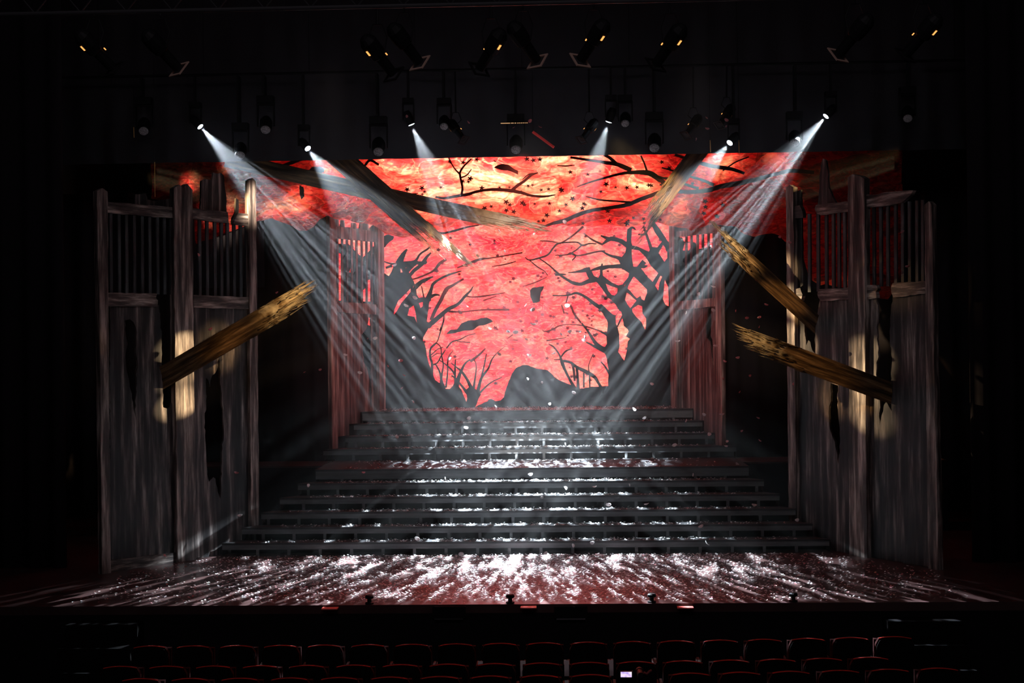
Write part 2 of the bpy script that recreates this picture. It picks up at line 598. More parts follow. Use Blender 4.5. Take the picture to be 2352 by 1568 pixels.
HEM = PY(1176, 360, 24.75).z
drape('black_border', 'wide black border curtain hanging across the top of the stage opening', -9, 9, 24.75, HEM, 12.6, .02, .6, m=mat('haze_lifted_black_cloth', (.042, .038, .043), .95, .1))  # border cloth lightened in place of the haze glow before it
drape('black_leg_curtain', 'black side curtain left of the tall torn wooden wall', -10.9, -7.6, 21.3, 0.01, 12.6)
drape('black_leg_curtain', 'black side curtain right of the tall torn wooden wall', 7.3, 10.9, 21.3, 0.01, 12.6)
drape('black_leg_curtain', 'black side curtain in the gap behind the torn wall on the left', -10.9, PY(772, 800, 27.6).x, 27.6, 0.01, 7.0)
drape('black_leg_curtain', 'black side curtain in the gap behind the torn wall on the right', PY(1644, 800, 27.6).x, 10.9, 27.6, 0.01, 7.0)

# ------------------------------------------------------------------ torn walls: frames of reference
WL = Wall((-6.79, 20.84), (-5.8, 22.1))
_ro = PY(2135, 900, 20.84)
_ri = PY(1818, 900, 23.45)
WR = Wall((_ro.x, 20.84), (_ri.x, 23.45))
_a = PY(766, 900, 26.25)
_b = PY(876, 900, 27.75)
PL = Wall((_a.x, 26.25), (_b.x, 27.75))
_a = PY(1650, 900, 26.25)
_b = PY(1546, 900, 27.75)
PR = Wall((_a.x, 26.25), (_b.x, 27.75))


def bar_px(W, name, x0t, x1t, yt, x0b, x1b, yb, o, th, m, parent, rg=None, seed=1):
    return plate(name, W, [(x0t, yt), (x1t, yt), (x1b, yb), (x0b, yb)], None, o, th, m, parent, rg or (0, 0), seed)


def zfix(W, o_, pts, zmin):
    """outline given partly in pixels; ('z', x) entries stand on height zmin"""
    return pts


def wall_floor_y(W, x, o, z):
    """pixel y where the wall at pixel column x meets height z"""
    lo, hi = 500., 1500.
    for _ in range(40):
        mid = (lo + hi) / 2
        if W.px(x, mid, o)[1] > z: lo = mid
        else: hi = mid
    return lo


def lattice(W, xs, y0f, y1f, wpx, o, parent, m=M_bar, lean=4):
    for x in xs:
        bar_px(W, 'lattice_bar', x - wpx / 2, x + wpx / 2, y0f(x), x - wpx / 2 + lean * .3, x + wpx / 2 + lean * .3, y1f(x), o, .03, m, parent)


def lin(x0, y0, x1, y1): return lambda x: y0 + (y1 - y0) * (x - x0) / (x1 - x0)


# ---- left torn wall
base = WL.w(0, 0)
tw = thing('torn_wooden_wall', 'tall torn wooden wall with smashed boards at the left of the stage', 'stage set wall', base)
fy = lambda x, o=0: wall_floor_y(WL, x, o, 0.0)
plate('post', WL, [(223, 438), (236, 432), (247, 440), (250, 800), (255, fy(255, .1)), (235, fy(235, .1)), (229, 800)], None, .10, .11, M_post, tw, (25, .8), 3)
plate('post', WL, [(400, 432), (412, 424), (420, 430), (430, 422), (442, 436), (445, 800), (451, fy(451, .12)), (409, fy(409, .12)), (402, 800)], None, .12, .13, M_post, tw, (25, .8), 4)
plate('post', WL, [(572, 414), (580, 409), (588, 416), (592, 800), (596, fy(596, .1)), (578, fy(578, .1)), (574, 800)], None, .10, .11, M_post, tw, (25, .8), 5)
plate('rail', WL, [(246, 463), (400, 476), (401, 501), (247, 488)], None, .07, .08, M_rail, tw, (14, .8), 6)
plate('rail', WL, [(442, 478), (523, 487), (525, 512), (443, 503)], None, .07, .08, M_rail, tw, (12, 1), 7)
plate('rail', WL, [(547, 489), (573, 492), (573, 519), (536, 514), (540, 502)], None, .07, .08, M_rail, tw, (8, 1), 8)
plate('rail', WL, [(247, 672), (361, 674), (358, 684), (363, 690), (362, 704), (248, 703)], None, .07, .08, M_rail, tw, (10, .8), 9)
plate('rail', WL, [(445, 677), (573, 682), (573, 710), (446, 706)], None, .07, .08, M_rail, tw, (14, .8), 10)
plate('bottom_rail', WL, [(254, fy(254, .07) - 28), (410, fy(410, .07) - 22), (410, fy(410, .07)), (254, fy(254, .07))], None, .07, .08, M_rail, tw, (20, .5), 11)
plate('board_panel', WL, [(252, 700), (365, 700), (369, 740), (372, 790), (371, 830), (374, 890), (375, 935), (384, 938), (389, 936), (394, 924), (398, 936), (406, 941), (411, 944), (413, fy(413)), (252, fy(252))],
      [(287, 736), (298, 733), (307, 740), (314, 761), (311, 804), (317, 840), (312, 860), (314, 900), (311, 940), (313, 966), (303, 915), (296, 870), (293, 858), (288, 820), (294, 790), (289, 765)], .02, .04, M_board, tw, (9, 1.6), 12)
plate('board_panel', WL, [(444, 700), (575, 704), (578, 900), (583, fy(583)), (447, fy(447))],
      [(503, 822), (506, 850), (505, 868), (509, 915), (513, 950), (514, 985), (511, 1030), (510, 1060), (508, 1110), (506, 1145), (500, 1128), (495, 1099), (490, 1095), (480, 1106), (476, 1090), (474, 1050), (471, 1000), (470, 960), (474, 930), (473, 868), (478, 872), (483, 888), (487, 862), (493, 858), (498, 850), (500, 830)], .02, .04, M_board, tw, (9, 1.5), 13)
plate('broken_board', WL, [(461, 484), (463, 415), (472, 411), (487, 413), (489, 396), (501, 399), (508, 397), (514, 403), (518, 440), (522, 490)], None, .0, .04, M_board, tw, (8, 1.2), 14)
plate('broken_board', WL, [(309, 472), (311, 446), (335, 443), (339, 458), (352, 461), (395, 456), (396, 480)], None, .0, .04, M_board, tw, (8, 1), 15)
plate('broken_board', WL, [(533, 512), (534, 500), (541, 488), (542, 455), (548, 459), (548, 512)], None, .0, .04, M_board, tw, (8, .8), 16)
lattice(WL, [255, 274, 291, 309, 327, 344, 362, 378, 393], lin(247, 486, 400, 499), lin(247, 674, 400, 676), 6.5, .015, tw)
lattice(WL, [459, 476, 494, 509, 523, 538, 553, 567], lin(442, 502, 572, 517), lin(445, 680, 572, 685), 6.5, .015, tw)

# ---- right torn wall
base = WR.w(0, 0)
tw = thing('torn_wooden_wall', 'tall torn wooden wall with smashed boards at the right of the stage', 'stage set wall', base)
fy = lambda x, o=0: wall_floor_y(WR, x, o, 0.0)
plate('post', WR, [(2123, 470), (2133, 462), (2140, 470), (2145, 800), (2156, fy(2156, .1)), (2131, fy(2131, .1)), (2126, 800)], None, .10, .11, M_post, tw, (25, .8), 23)
plate('post', WR, [(1947, 408), (1958, 400), (1975, 404), (1985, 410), (1987, 800), (1992, fy(1992, .12)), (1951, fy(1951, .12)), (1949, 800)], None, .12, .13, M_post, tw, (25, .8), 24)
plate('post', WR, [(1805, 432), (1813, 424), (1822, 430), (1825, 800), (1830, fy(1830, .1)), (1812, fy(1812, .1)), (1808, 800)], None, .10, .11, M_post, tw, (25, .8), 25)
plate('rail', WR, [(1821, 474), (1836, 471), (1843, 486), (1844, 500), (1822, 502)], None, .07, .08, M_rail, tw, (7, 1), 26)
plate('rail', WR, [(1871, 480), (1874, 470), (1948, 462), (1948, 486), (1884, 494), (1876, 490)], None, .07, .08, M_rail, tw, (9, 1), 27)
plate('rail', WR, [(1986, 448), (2015, 446), (2028, 442), (2097, 437), (2092, 447), (2070, 465), (2040, 472), (1986, 477)], None, .07, .08, M_rail, tw, (9, 1), 28)
plate('rail', WR, [(1823, 664), (1838, 661), (1843, 676), (1840, 690), (1825, 691)], None, .07, .08, M_rail, tw, (6, 1), 29)
plate('rail', WR, [(1877, 675), (1880, 664), (1948, 660), (1948, 687), (1886, 691), (1880, 684)], None, .07, .08, M_rail, tw, (9, 1), 30)
plate('rail', WR, [(1987, 656), (2013, 654), (2016, 664), (2011, 670), (2013, 684), (1987, 687)], None, .07, .08, M_rail, tw, (7, 1), 31)
plate('rail', WR, [(2046, 660), (2050, 650), (2125, 645), (2125, 674), (2052, 683), (2047, 672)], None, .07, .08, M_rail, tw, (9, 1), 32)
plate('broken_board', WR, [(1877, 476), (1881, 440), (1882, 405), (1885, 380), (1890, 364), (1897, 368), (1902, 400), (1903, 430), (1912, 452), (1922, 470)], None, .02, .04, M_board, tw, (8, 1), 33)
plate('broken_board', WR, [(1824, 498), (1828, 440), (1840, 436), (1843, 560), (1844, 655), (1826, 668)], None, .01, .03, M_board, tw, (8, .8), 34)
plate('board_panel', WR, [(1825, 688), (1838, 688), (1843, 715), (1848, 745), (1849, 770), (1852, 793), (1857, 781), (1861, 785), (1866, 805), (1872, 812), (1871, 780), (1875, 741), (1877, 722), (1880, 706), (1884, 686), (1950, 683), (1953, fy(1953)), (1828, fy(1828))],
      [(1908, 880), (1925, 885), (1923, 930), (1926, 960), (1929, 985), (1930, 1015), (1927, 1045), (1926, 1065), (1923, 1045), (1918, 1015), (1910, 997), (1906, 985), (1905, 962), (1904, 942), (1908, 915)], .02, .04, M_board, tw, (9, 1.4), 35)
plate('board_panel', WR, [(1985, 683), (2013, 681), (2016, 720), (2014, 757), (2016, 790), (2018, 820), (2013, 832), (2012, 860), (2017, 890), (2021, 925), (2020, 978), (2025, 953), (2030, 930), (2036, 922), (2042, 934), (2048, 944), (2049, 895), (2046, 857), (2049, 823), (2044, 780), (2046, 720), (2050, 680), (2127, 672), (2135, fy(2135)), (1990, fy(1990))],
      None, .02, .04, M_board, tw, (9, 1.4), 36)
lattice(WR, [1858, 1878, 1897, 1913, 1926, 1939], lin(1843, 492, 1948, 484), lin(1843, 672, 1948, 664), 6.5, .015, tw, lean=3)
lattice(WR, [2006, 2022, 2038, 2056, 2072, 2088, 2105, 2118], lin(1986, 474, 2125, 458), lin(1986, 660, 2125, 652), 6.5, .015, tw, lean=3)

# ------------------------------------------------------------------ staircases
ST_Y, ST_T, ST_R = 22.5, .34, .2225
UP_Y, UP_T, UP_R = 26.1, .345, .2325
LZ = 6 * ST_R
PZ_ = LZ + 4 * UP_R


def wallx(W, y, o):
    q = W.p + W.n * o
    return q.x + W.u.x / W.u.y * (y - q.y)


def staircase(name, label, n, Y0, T, Rr, z0, xl, xr, back, fh):
    st = thing(name, label, 'staircase', ((xl(Y0) + xr(Y0)) / 2, Y0, z0))
    for i in range(n):
        y0 = Y0 + i * T
        y1 = y0 + T if i < n - 1 else back
        z = z0 + Rr * (i + 1)
        tr = MB()
        a, b = xl(y0), xr(y0)
        c, d = (xl(y1), xr(y1)) if i < n - 1 or fh else (a, b)
        if i == n - 1: c, d = xl(y0 + T * .1), xr(y0 + T * .1)
        zt = z - .035
        V = [(a, y0 - .02, zt), (b, y0 - .02, zt), (d, y1 - .021, zt), (c, y1 - .021, zt), (a, y0 - .02, z), (b, y0 - .02, z), (d, y1 - .021, z), (c, y1 - .021, z)]
        tr.add(V, [(0, 3, 2, 1), (4, 5, 6, 7), (0, 1, 5, 4), (1, 2, 6, 5), (2, 3, 7, 6), (3, 0, 4, 7)])
        trd = tr.build('tread', M_step, st)
        fa = MB()
        h = .15 if i == n - 1 else .085
        fa.box((a + .005, y0, zt - h), (b - .005, y0 + .025, zt))
        fa.build('fascia', M_fascia, trd)
        zb = z0 + Rr * i
        k = int((b - a) / .55)
        ofs = (a + b) / 2 - (k // 2) * .55 - .27
        for j in range(k + 1):
            x = ofs + j * .55
            if a + .05 < x < b - .1:
                fr = MB()
                fr.box((x, y0 + .005, zb), (x + .05, y0 + .05, zt - h))
                fr.build('riser_post', M_fascia, trd)
        bk = MB()
        bk.box((a + .01, y0 + T - .03, zb - (Rr if i else 0) + .0), (b - .01, y0 + T - .022, zt - .001))
        bk.build('riser_back', M_blackp, trd)
        for s, e in (('l', a), ('r', b - .012)):
            sd = MB()
            sd.box((e, y0 + .03, z0 if i == 0 else zb - .001), (e + .012, y0 + T - .03, zt - .001))
            sd.build('stringer', M_blackp, st)
    return st


xl1 = lambda y: wallx(WL, min(y, 24.3), .13) + .02
xr1 = lambda y: wallx(WR, min(y, 24.3), .13) - .02
staircase('lower_staircase', 'wide black open staircase of six steps rising from the petal strewn floor', 6, ST_Y, ST_T, ST_R, 0, xl1, xr1, 26.08, True)
# landing wings either side behind the torn walls
mb = MB()
mb.box((-8, 25.0, LZ - .035), (xl1(24.2) - .01, UP_Y - .02, LZ))
tag(mb.build('landing_platform', M_floor, origin=(-6, 25, 0)), 'dark landing platform behind the torn wall at left', 'platform')
mb = MB()
mb.box((xr1(24.2) + .01, 25.0, LZ - .035), (8, UP_Y - .02, LZ))
tag(mb.build('landing_platform', M_floor, origin=(6, 25, 0)), 'dark landing platform behind the torn wall at right', 'platform')
for s in (-1, 1):
    mb = MB()
    xa = (xl1(24.2) - .01) if s < 0 else (xr1(24.2) + .01)
    mb.box((min(s * 8, xa), 25.0, 0), (max(s * 8, xa), 25.05, LZ - .036))
    tag(mb.build('platform_skirt', M_black), 'black cloth skirt under the landing platform at ' + ('left' if s < 0 else 'right'), 'stage skirt')

PLx = lambda y: wallx(PL, y, .1) + .01
PRx = lambda y: wallx(PR, y, .1) - .01
xa1, xb1 = PY(742, 1040, UP_Y).x, PY(1692, 1035, UP_Y).x
xl2 = lambda y: xa1 if y < UP_Y + UP_T * .6 else PY(775 + (y - UP_Y - UP_T) / UP_T * 20 + 18, 970, y).x
xr2 = lambda y: xb1 if y < UP_Y + UP_T * .6 else PY(1668 - (y - UP_Y - UP_T) / UP_T * 26 - 27, 970, y).x


def xl2(y):
    k = (y - UP_Y) / UP_T
    return xa1 if k < .6 else PY((792, 812, 832)[min(2, max(0, int(k - .5)))], 970, y).x


def xr2(y):
    k = (y - UP_Y) / UP_T
    return xb1 if k < .6 else PY((1641, 1614, 1592)[min(2, max(0, int(k - .5)))], 970, y).x


staircase('upper_staircase', 'narrower black open staircase of four steps climbing to the backdrop', 4, UP_Y, UP_T, UP_R, LZ + .001, xl2, xr2, 28.6, False)

# ------------------------------------------------------------------ portals (inner frames)
Z1 = LZ + UP_R + .004


def stepz(W, s, side):
    y = W.w(s, 0).y
    k = int((y - UP_Y) / UP_T)
    return LZ + UP_R * max(1, min(4, k + 1)) + .004


def stand_post(W, name, top, xs, o, th, m, parent, seed):
    """post whose foot stands on the stair; top: pixel outline of its head, xs: left,right foot pixels"""
    s0, _ = W.px(xs[0], 950, o)
    s1, _ = W.px(xs[1], 950, o)
    y = W.w((s0 + s1) / 2, 0).y
    z = LZ + UP_R * max(1, min(4, int((y - UP_Y + .12) / UP_T) + 1)) + .005
    mb = MB()
    L = [W.px(p[0], p[1], o) for p in rough(top, 30, .5, seed, closed=False) + [top[-1]]]
    L += [(s1, z), (s0, z)]
    extrude_poly([L], W.w, o, th, mb)
    return mb.build(name, m, parent)


for side, W in (('left', PL), ('right', PR)):
    base = W.w(0, Z1)
    pt = thing('portal_frame', 'narrow reddish wooden portal with barred window on the stairs at ' + side, 'stage set wall', base)
    if side == 'left':
        stand_post(W, 'post', [(757, 497), (763, 492), (771, 498)], (763, 775), .08, .09, M_port, pt, 41)
        stand_post(W, 'post', [(868, 516), (876, 510), (882, 518)], (872, 886), .08, .09, M_port, pt, 42)
        plate('rail', W, [(770, 520), (869, 532), (869, 556), (770, 547)], None, .05, .06, M_port, pt, (14, .6), 43)
        plate('rail', W, [(771, 692), (869, 699), (869, 722), (771, 717)], None, .05, .06, M_port, pt, (14, .6), 44)
        plate('broken_board', W, [(770, 530), (770, 503), (778, 504), (779, 519), (783, 519), (784, 505), (791, 506), (792, 521), (808, 522), (809, 511), (818, 512), (820, 524), (826, 524), (828, 510), (846, 514), (848, 526), (857, 517), (869, 522), (869, 540)], None, 0, .03, M_portb, pt, (9, .6), 45)
        plate('broken_board', W, [(883, 542), (892, 538), (905, 543), (903, 550), (894, 556), (884, 568)], None, 0, .03, M_tree, pt, (7, .6), 46)
        lattice(W, [776, 787, 798, 809, 820, 832, 843, 854, 863], lin(770, 545, 869, 554), lin(770, 696, 869, 702), 3.6, .01, pt, M_portb, 2)
        plate('torn_screen', W, [(786, 600), (800, 570), (812, 565), (808, 600), (802, 625), (812, 628), (822, 610), (832, 592), (848, 577), (868, 555), (868, 622), (852, 630), (839, 645), (846, 655), (832, 668), (830, 698), (786, 698)], None, -.04, .01, M_tree, pt, (9, 1.2), 47)
        s0, s1 = W.px(772, 900, 0)[0], W.px(869, 900, 0)[0]
        hole = [(848, 708), (853, 710), (853, 745), (854, 800), (853, 935), (851, 935), (848, 870), (843, 845), (835, 830), (833, 800), (831, 768), (843, 752), (847, 735)]
        mb = MB()
        O = [W.px(*p, 0) for p in [(772, 715), (869, 720)]]
        pts = [O[0], O[1]]
        ss = s1
    else:
        stand_post(W, 'post', [(1641, 522), (1648, 516), (1655, 521)], (1645, 1658), .08, .09, M_port, pt, 51)
        stand_post(W, 'post', [(1536, 503), (1542, 498), (1548, 504)], (1541, 1555), .08, .09, M_port, pt, 52)
        plate('rail', W, [(1548, 532), (1642, 521), (1642, 534), (1548, 545)], None, .05, .06, M_port, pt, (14, .6), 53)
        plate('rail', W, [(1549, 692), (1643, 684), (1643, 703), (1549, 713)], None, .05, .06, M_port, pt, (14, .6), 54)
        plate('broken_board', W, [(1547, 538), (1547, 501), (1564, 496), (1565, 519), (1580, 523), (1590, 529), (1598, 521), (1610, 522), (1622, 515), (1641, 511), (1641, 530)], None, 0, .03, M_portb, pt, (9, .6), 55)
        lattice(W, [1557, 1575, 1587, 1601, 1613, 1626, 1638], lin(1548, 542, 1642, 531), lin(1548, 696, 1642, 688), 3.6, .01, pt, M_portb, 1)
        plate('torn_screen', W, [(1549, 545), (1566, 545), (1572, 560), (1568, 572), (1568, 600), (1580, 612), (1588, 610), (1583, 575), (1592, 556), (1600, 560), (1604, 572), (1630, 566), (1642, 572), (1642, 690), (1549, 698)], [(1588, 645), (1591, 642), (1595, 660), (1592, 662)], -.04, .01, M_tree, pt, (9, 1), 56)
        hole = [(1626, 700), (1633, 703), (1634, 740), (1632, 770), (1636, 780), (1637, 800), (1640, 850), (1636, 830), (1630, 784), (1622, 776), (1621, 745), (1625, 735)]
        O = [W.px(*p, 0) for p in [(1642, 700), (1550, 709)]]
    # board panel with a foot cut to the steps
    mb = MB()
    sA, sB = O[0][0], O[1][0]
    poly = [O[0], O[1]]
    s = sB
    foot = []
    K_ = 60
    for j in range(K_ + 1):
        s = sB + (sA - sB) * j / K_
        y = W.w(s, 0, -.03).y
        z = LZ + UP_R * max(1, min(4, int((y - UP_Y + .05) / UP_T) + 1)) + .004
        if foot and abs(foot[-1][1] - z) > .01: foot.append((s, foot[-1][1]))
        if not foot or abs(foot[-1][1] - z) > .01 or j == K_: foot.append((s + (1e-3 if foot and sB < sA else 0), z))
    poly += foot
    hl = [W.px(*p, 0) for p in rough(hole, 9, .8, 61)]
    extrude_poly([poly, hl], W.w, 0, .03, mb)
    mb.build('board_panel', M_portb, pt)

# ------------------------------------------------------------------ red cloths
def fbm(x, y, z, o=4):
    return noise.fractal((x, y, z), 1.0, 2.1, o)


def cloth(name, label, cat, Y, x0, x1, hem, ztop, nx, nz, amp, m):
    V, Fc = [], []
    for i in range(nx + 1):
        x = x0 + (x1 - x0) * i / nx
        zb = hem(x)
        for j in range(nz + 1):
            z = zb + (ztop - zb) * j / nz
            V.append((x, Y + amp(x, z), z))
    for i in range(nx):
        for j in range(nz):
            a = i * (nz + 1) + j
            Fc.append((a, a + nz + 1, a + nz + 2, a + 1))
    o = mesh(name, V, Fc, m, origin=((x0 + x1) / 2, Y, hem((x0 + x1) / 2)), smooth=True)
    return tag(o, label, cat)


def ridged(x, z, s, seed):
    v = 0
    a = .5
    for k in range(4):
        v += a * (1 - abs(noise.noise((x * s, z * s, seed + k * 9.1))) * 2)
        s *= 2.0
        a *= .5
    return v


bd = cloth('backdrop_cloth', 'glowing red painted tree backdrop at the very back of the stage', 'backdrop', 29.7, -7.2, 7.2, lambda x: .3, 9.6, 160, 110,
           lambda x, z: .05 * ridged(x * .6, z * 1.3, .8, 2.0), M_back)
HEMPX = [(300, 452), (360, 458), (438, 468), (446, 560), (500, 541), (550, 523), (590, 506), (622, 501), (652, 511), (684, 528), (702, 529), (718, 521), (732, 501), (751, 494), (760, 498), (773, 503), (790, 501), (808, 510), (831, 511), (856, 516),
         (872, 526), (886, 537), (930, 545), (980, 534), (1040, 520), (1100, 516), (1180, 512), (1260, 514), (1330, 520), (1400, 515), (1450, 522), (1500, 508), (1540, 520), (1575, 523), (1590, 530), (1605, 522), (1622, 517), (1655, 515), (1690, 522), (1712, 538), (1735, 542),
         (1770, 536), (1790, 540), (1806, 556), (1840, 570), (1860, 640), (1885, 655), (1910, 655), (1940, 660), (1990, 675), (2040, 690), (2070, 640), (2110, 560)]
BY = 25.75
hemw = [(PY(x, y, BY).x, PY(x, y, BY).z) for x, y in HEMPX]


def hemf(x):
    if x <= hemw[0][0]: return hemw[0][1]
    for (a, za), (b, zb) in zip(hemw, hemw[1:]):
        if x <= b: return za + (zb - za) * (x - a) / (b - a) + .03 * noise.noise((x * 5, 3, 1))
    return hemw[-1][1]


def crump(x, z):
    k = .35
    if x < -2.6: k = 1.0
    elif x < -1.6: k = 1.0 - .65 * (x + 2.6)
    if x > 3.2 and z > 6.7: k = .9
    d1 = noise.voronoi((x * 1.9, z * 2.4, 3.3))[0]
    d2 = noise.voronoi((x * 4.6 + 7, z * 5.2, 8.1))[0]
    return .10 * k * ridged(x, z, .9, 5.0) + (.13 * (d1[0] - .3) + .05 * (d2[0] - .3)) * (k if k > .5 else .3)


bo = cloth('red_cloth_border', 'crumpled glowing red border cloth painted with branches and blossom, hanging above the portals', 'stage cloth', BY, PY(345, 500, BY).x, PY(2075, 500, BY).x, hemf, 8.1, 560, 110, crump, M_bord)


def catmull(pts, n=6):
    out = []
    P = [Vector(p) for p in pts]
    P = [P[0] * 2 - P[1]] + P + [P[-1] * 2 - P[-2]]
    for i in range(1, len(P) - 2):
        for k in range(n):
            t = k / n
            out.append(.5 * ((2 * P[i]) + (P[i + 1] - P[i - 1]) * t + (2 * P[i - 1] - 5 * P[i] + 4 * P[i + 1] - P[i + 2]) * t * t + (3 * P[i] - P[i - 1] - 3 * P[i + 1] + P[i + 2]) * t ** 3))
    out.append(P[-2])
    return out


def limb(mb, pts, Y, th, seed=0, wob=.12):
    """tapered flat limb from (px,py,width px) points at depth Y, thickness th"""
    rnd = random.Random(seed + int(pts[0][0]))
    L = catmull([Vector(p) for p in pts])
    A, B = [], []
    for k, p in enumerate(L):
        a, b = L[max(0, k - 1)], L[min(len(L) - 1, k + 1)]
        t = Vector((b.x - a.x, b.y - a.y))
        if t.length < 1e-5: t = Vector((1, 0))
        t.normalize()
        w = max(.5, p.z) * .5
        j = 1 + rnd.uniform(-wob, wob)
        A.append((p.x - t.y * w * j, p.y + t.x * w * j))
        B.append((p.x + t.y * w, p.y - t.x * w))
    n = len(L)
    V = [PY(q[0], q[1], Y) for q in A] + [PY(q[0], q[1], Y) for q in B]
    V += [v + Vector((0, th, 0)) for v in V]
    Fc = []
    for i in range(n - 1):
        Fc += [(i, i + 1, n + i + 1, n + i), (2 * n + i, 3 * n + i, 3 * n + i + 1, 2 * n + i + 1), (i, 2 * n + i, 2 * n + i + 1, i + 1), (n + i, n + i + 1, 3 * n + i + 1, 3 * n + i)]
    Fc += [(0, n, 3 * n, 2 * n), (n - 1, 3 * n - 1, 4 * n - 1, 2 * n - 1)]
    mb.add(V, Fc)


def blob(mb, loops, Y, th, rg=(6, .7), seed=1):
    L = [rough(l, rg[0], rg[1], seed + k) if rg else l for k, l in enumerate(loops)]
    flat = [[(p[0], p[1]) for p in l] for l in L]
    extrude_poly(flat, lambda x, y, o: PY(x, y, Y) + Vector((0, -o, 0)), 0, th, mb)


# painted branches on the border
mb = MB()
BB = BY - .17
for pts in [
    [(1000, 452, 5), (1020, 455, 6), (1050, 450, 7), (1075, 446, 7), (1090, 441, 6), (1110, 437, 6), (1140, 435, 7), (1175, 438, 8), (1200, 443, 7), (1220, 449, 6), (1250, 451, 5), (1276, 447, 2)],
    [(1060, 448, 6), (1062, 430, 5), (1057, 405, 5), (1057, 395, 5), (1065, 382, 4), (1083, 364, 3)],
    [(1056, 400, 4), (1045, 388, 3), (1035, 372, 3), (1030, 360, 3)], [(1058, 408, 3), (1072, 402, 3), (1083, 388, 2)],
    [(1176, 437, 8), (1190, 425, 7), (1205, 415, 6), (1220, 402, 6), (1236, 396, 2)],
    [(985, 531, 2), (1000, 534, 7), (1020, 535, 5), (1050, 528, 5), (1075, 521, 4), (1100, 517, 2)],
    [(1240, 523, 3), (1270, 513, 7), (1300, 505, 9), (1330, 492, 9), (1360, 483, 8), (1400, 477, 8), (1440, 470, 9), (1470, 458, 9), (1500, 447, 9), (1530, 437, 9), (1560, 436, 7)],
    [(1325, 429, 2), (1350, 420, 4), (1390, 408, 5), (1425, 399, 6), (1450, 396, 8), (1490, 397, 12), (1515, 412, 11), (1545, 434, 10), (1570, 440, 9), (1620, 438, 10), (1660, 427, 11), (1700, 420, 11), (1740, 411, 9), (1780, 400, 8), (1820, 392, 9), (1870, 396, 8)],
    [(1310, 361, 5), (1350, 367, 6), (1390, 373, 8), (1420, 378, 10), (1450, 391, 11)], [(1387, 355, 6), (1400, 362, 7), (1415, 375, 8)],
    [(1472, 357, 4), (1480, 375, 4), (1486, 393, 5)], [(1490, 397, 8), (1515, 407, 6), (1540, 412, 6), (1580, 425, 6), (1605, 433, 7)],
    [(1345, 451, 2), (1380, 459, 4), (1420, 462, 4), (1450, 465, 6)], [(1550, 355, 6), (1580, 365, 7), (1630, 380, 9), (1680, 388, 8), (1710, 398, 6)],
    [(1585, 405, 5), (1615, 414, 6), (1640, 425, 7)], [(1520, 385, 3), (1550, 393, 4)], [(1280, 380, 2), (1300, 381, 3), (1320, 379, 2)],
    [(1200, 412, 2), (1215, 400, 3), (1230, 398, 3)], [(870, 378, 5), (850, 368, 6), (838, 380, 5)], [(830, 448, 3), (860, 446, 4), (900, 447, 2)], [(630, 389, 8), (665, 375, 8), (700, 362, 8)],
    [(1660, 392, 3), (1690, 372, 3), (1720, 360, 3)], [(900, 440, 3), (930, 446, 4), (960, 444, 2)],
]:
    limb(mb, pts, BB, .012)
ob = mb.build('painted_branches', M_paint, bo)
mb = MB()
rnd = random.Random(5)
spots_ = [(1113, 478), (1128, 474), (1163, 483), (1163, 464), (1180, 486), (1228, 468), (1262, 467), (1223, 425), (1243, 436), (1260, 434), (1290, 437), (1285, 484), (1248, 506), (1237, 508), (1256, 494), (1378, 393), (1414, 430), (1440, 431), (1463, 430), (1490, 425), (1339, 513), (1345, 470),
          (1400, 507), (1455, 500), (1440, 513), (1033, 371), (1064, 373), (1095, 366), (1147, 430), (1170, 430), (1210, 365), (1225, 368), (1240, 366), (970, 446), (975, 440), (1076, 417), (1080, 410), (1315, 456), (1520, 372), (1537, 386), (1350, 400), (1205, 470), (1200, 466), (1310, 395), (1480, 512), (1620, 462), (1645, 495), (1617, 490), (1660, 470), (1300, 470), (1380, 440), (935, 435), (1012, 430)]
for (x, y) in spots_ + [(rnd.uniform(960, 1660), rnd.uniform(410, 510)) for _ in range(26)]:
    r = rnd.uniform(2.4, 4.4)
    a0 = rnd.uniform(0, 6)
    pts = []
    for k in range(20):
        a = a0 + k * math.pi / 10
        rr = r * (1.25 + .55 * math.cos(5 * (a - a0)))
        pts.append((x + rr * math.cos(a), y + rr * .85 * math.sin(a)))
    blob(mb, [pts], BB - .002, .008, None)
mb.build('painted_blossoms', M_paint, bo)
# dark patches sewn on the cloths
mb = MB()
blob(mb, [[(1134, 385), (1142, 379), (1155, 376), (1168, 378), (1180, 387), (1190, 392), (1190, 401), (1180, 396), (1165, 391), (1150, 390)]], BB, .02)
blob(mb, [[(710, 390), (716, 384), (735, 382), (745, 388), (744, 396), (725, 398), (712, 395)]], BB, .02)
blob(mb, [[(688, 425), (697, 430), (699, 450), (692, 458), (688, 445)]], BB, .02)
mb.build('dark_patch', M_scrap, bo)
mb = MB()
YB = 29.52
blob(mb, [[(1025, 767), (1035, 757), (1050, 756), (1060, 742), (1075, 736), (1090, 735), (1105, 730), (1118, 729), (1127, 733), (1133, 738), (1122, 743), (1110, 747), (1100, 748), (1088, 757), (1075, 759), (1062, 760), (1050, 763), (1038, 766)]], YB, .02)
blob(mb, [[(1217, 667), (1222, 661), (1240, 658), (1250, 657), (1247, 665), (1242, 672), (1240, 692), (1225, 696), (1222, 690), (1218, 680)]], YB, .02)
mb.build('dark_patch', M_scrap, bd)
M_faint = mat('faded_painted_branch', (.16, .012, .02), .9, .1)
mb = MB()
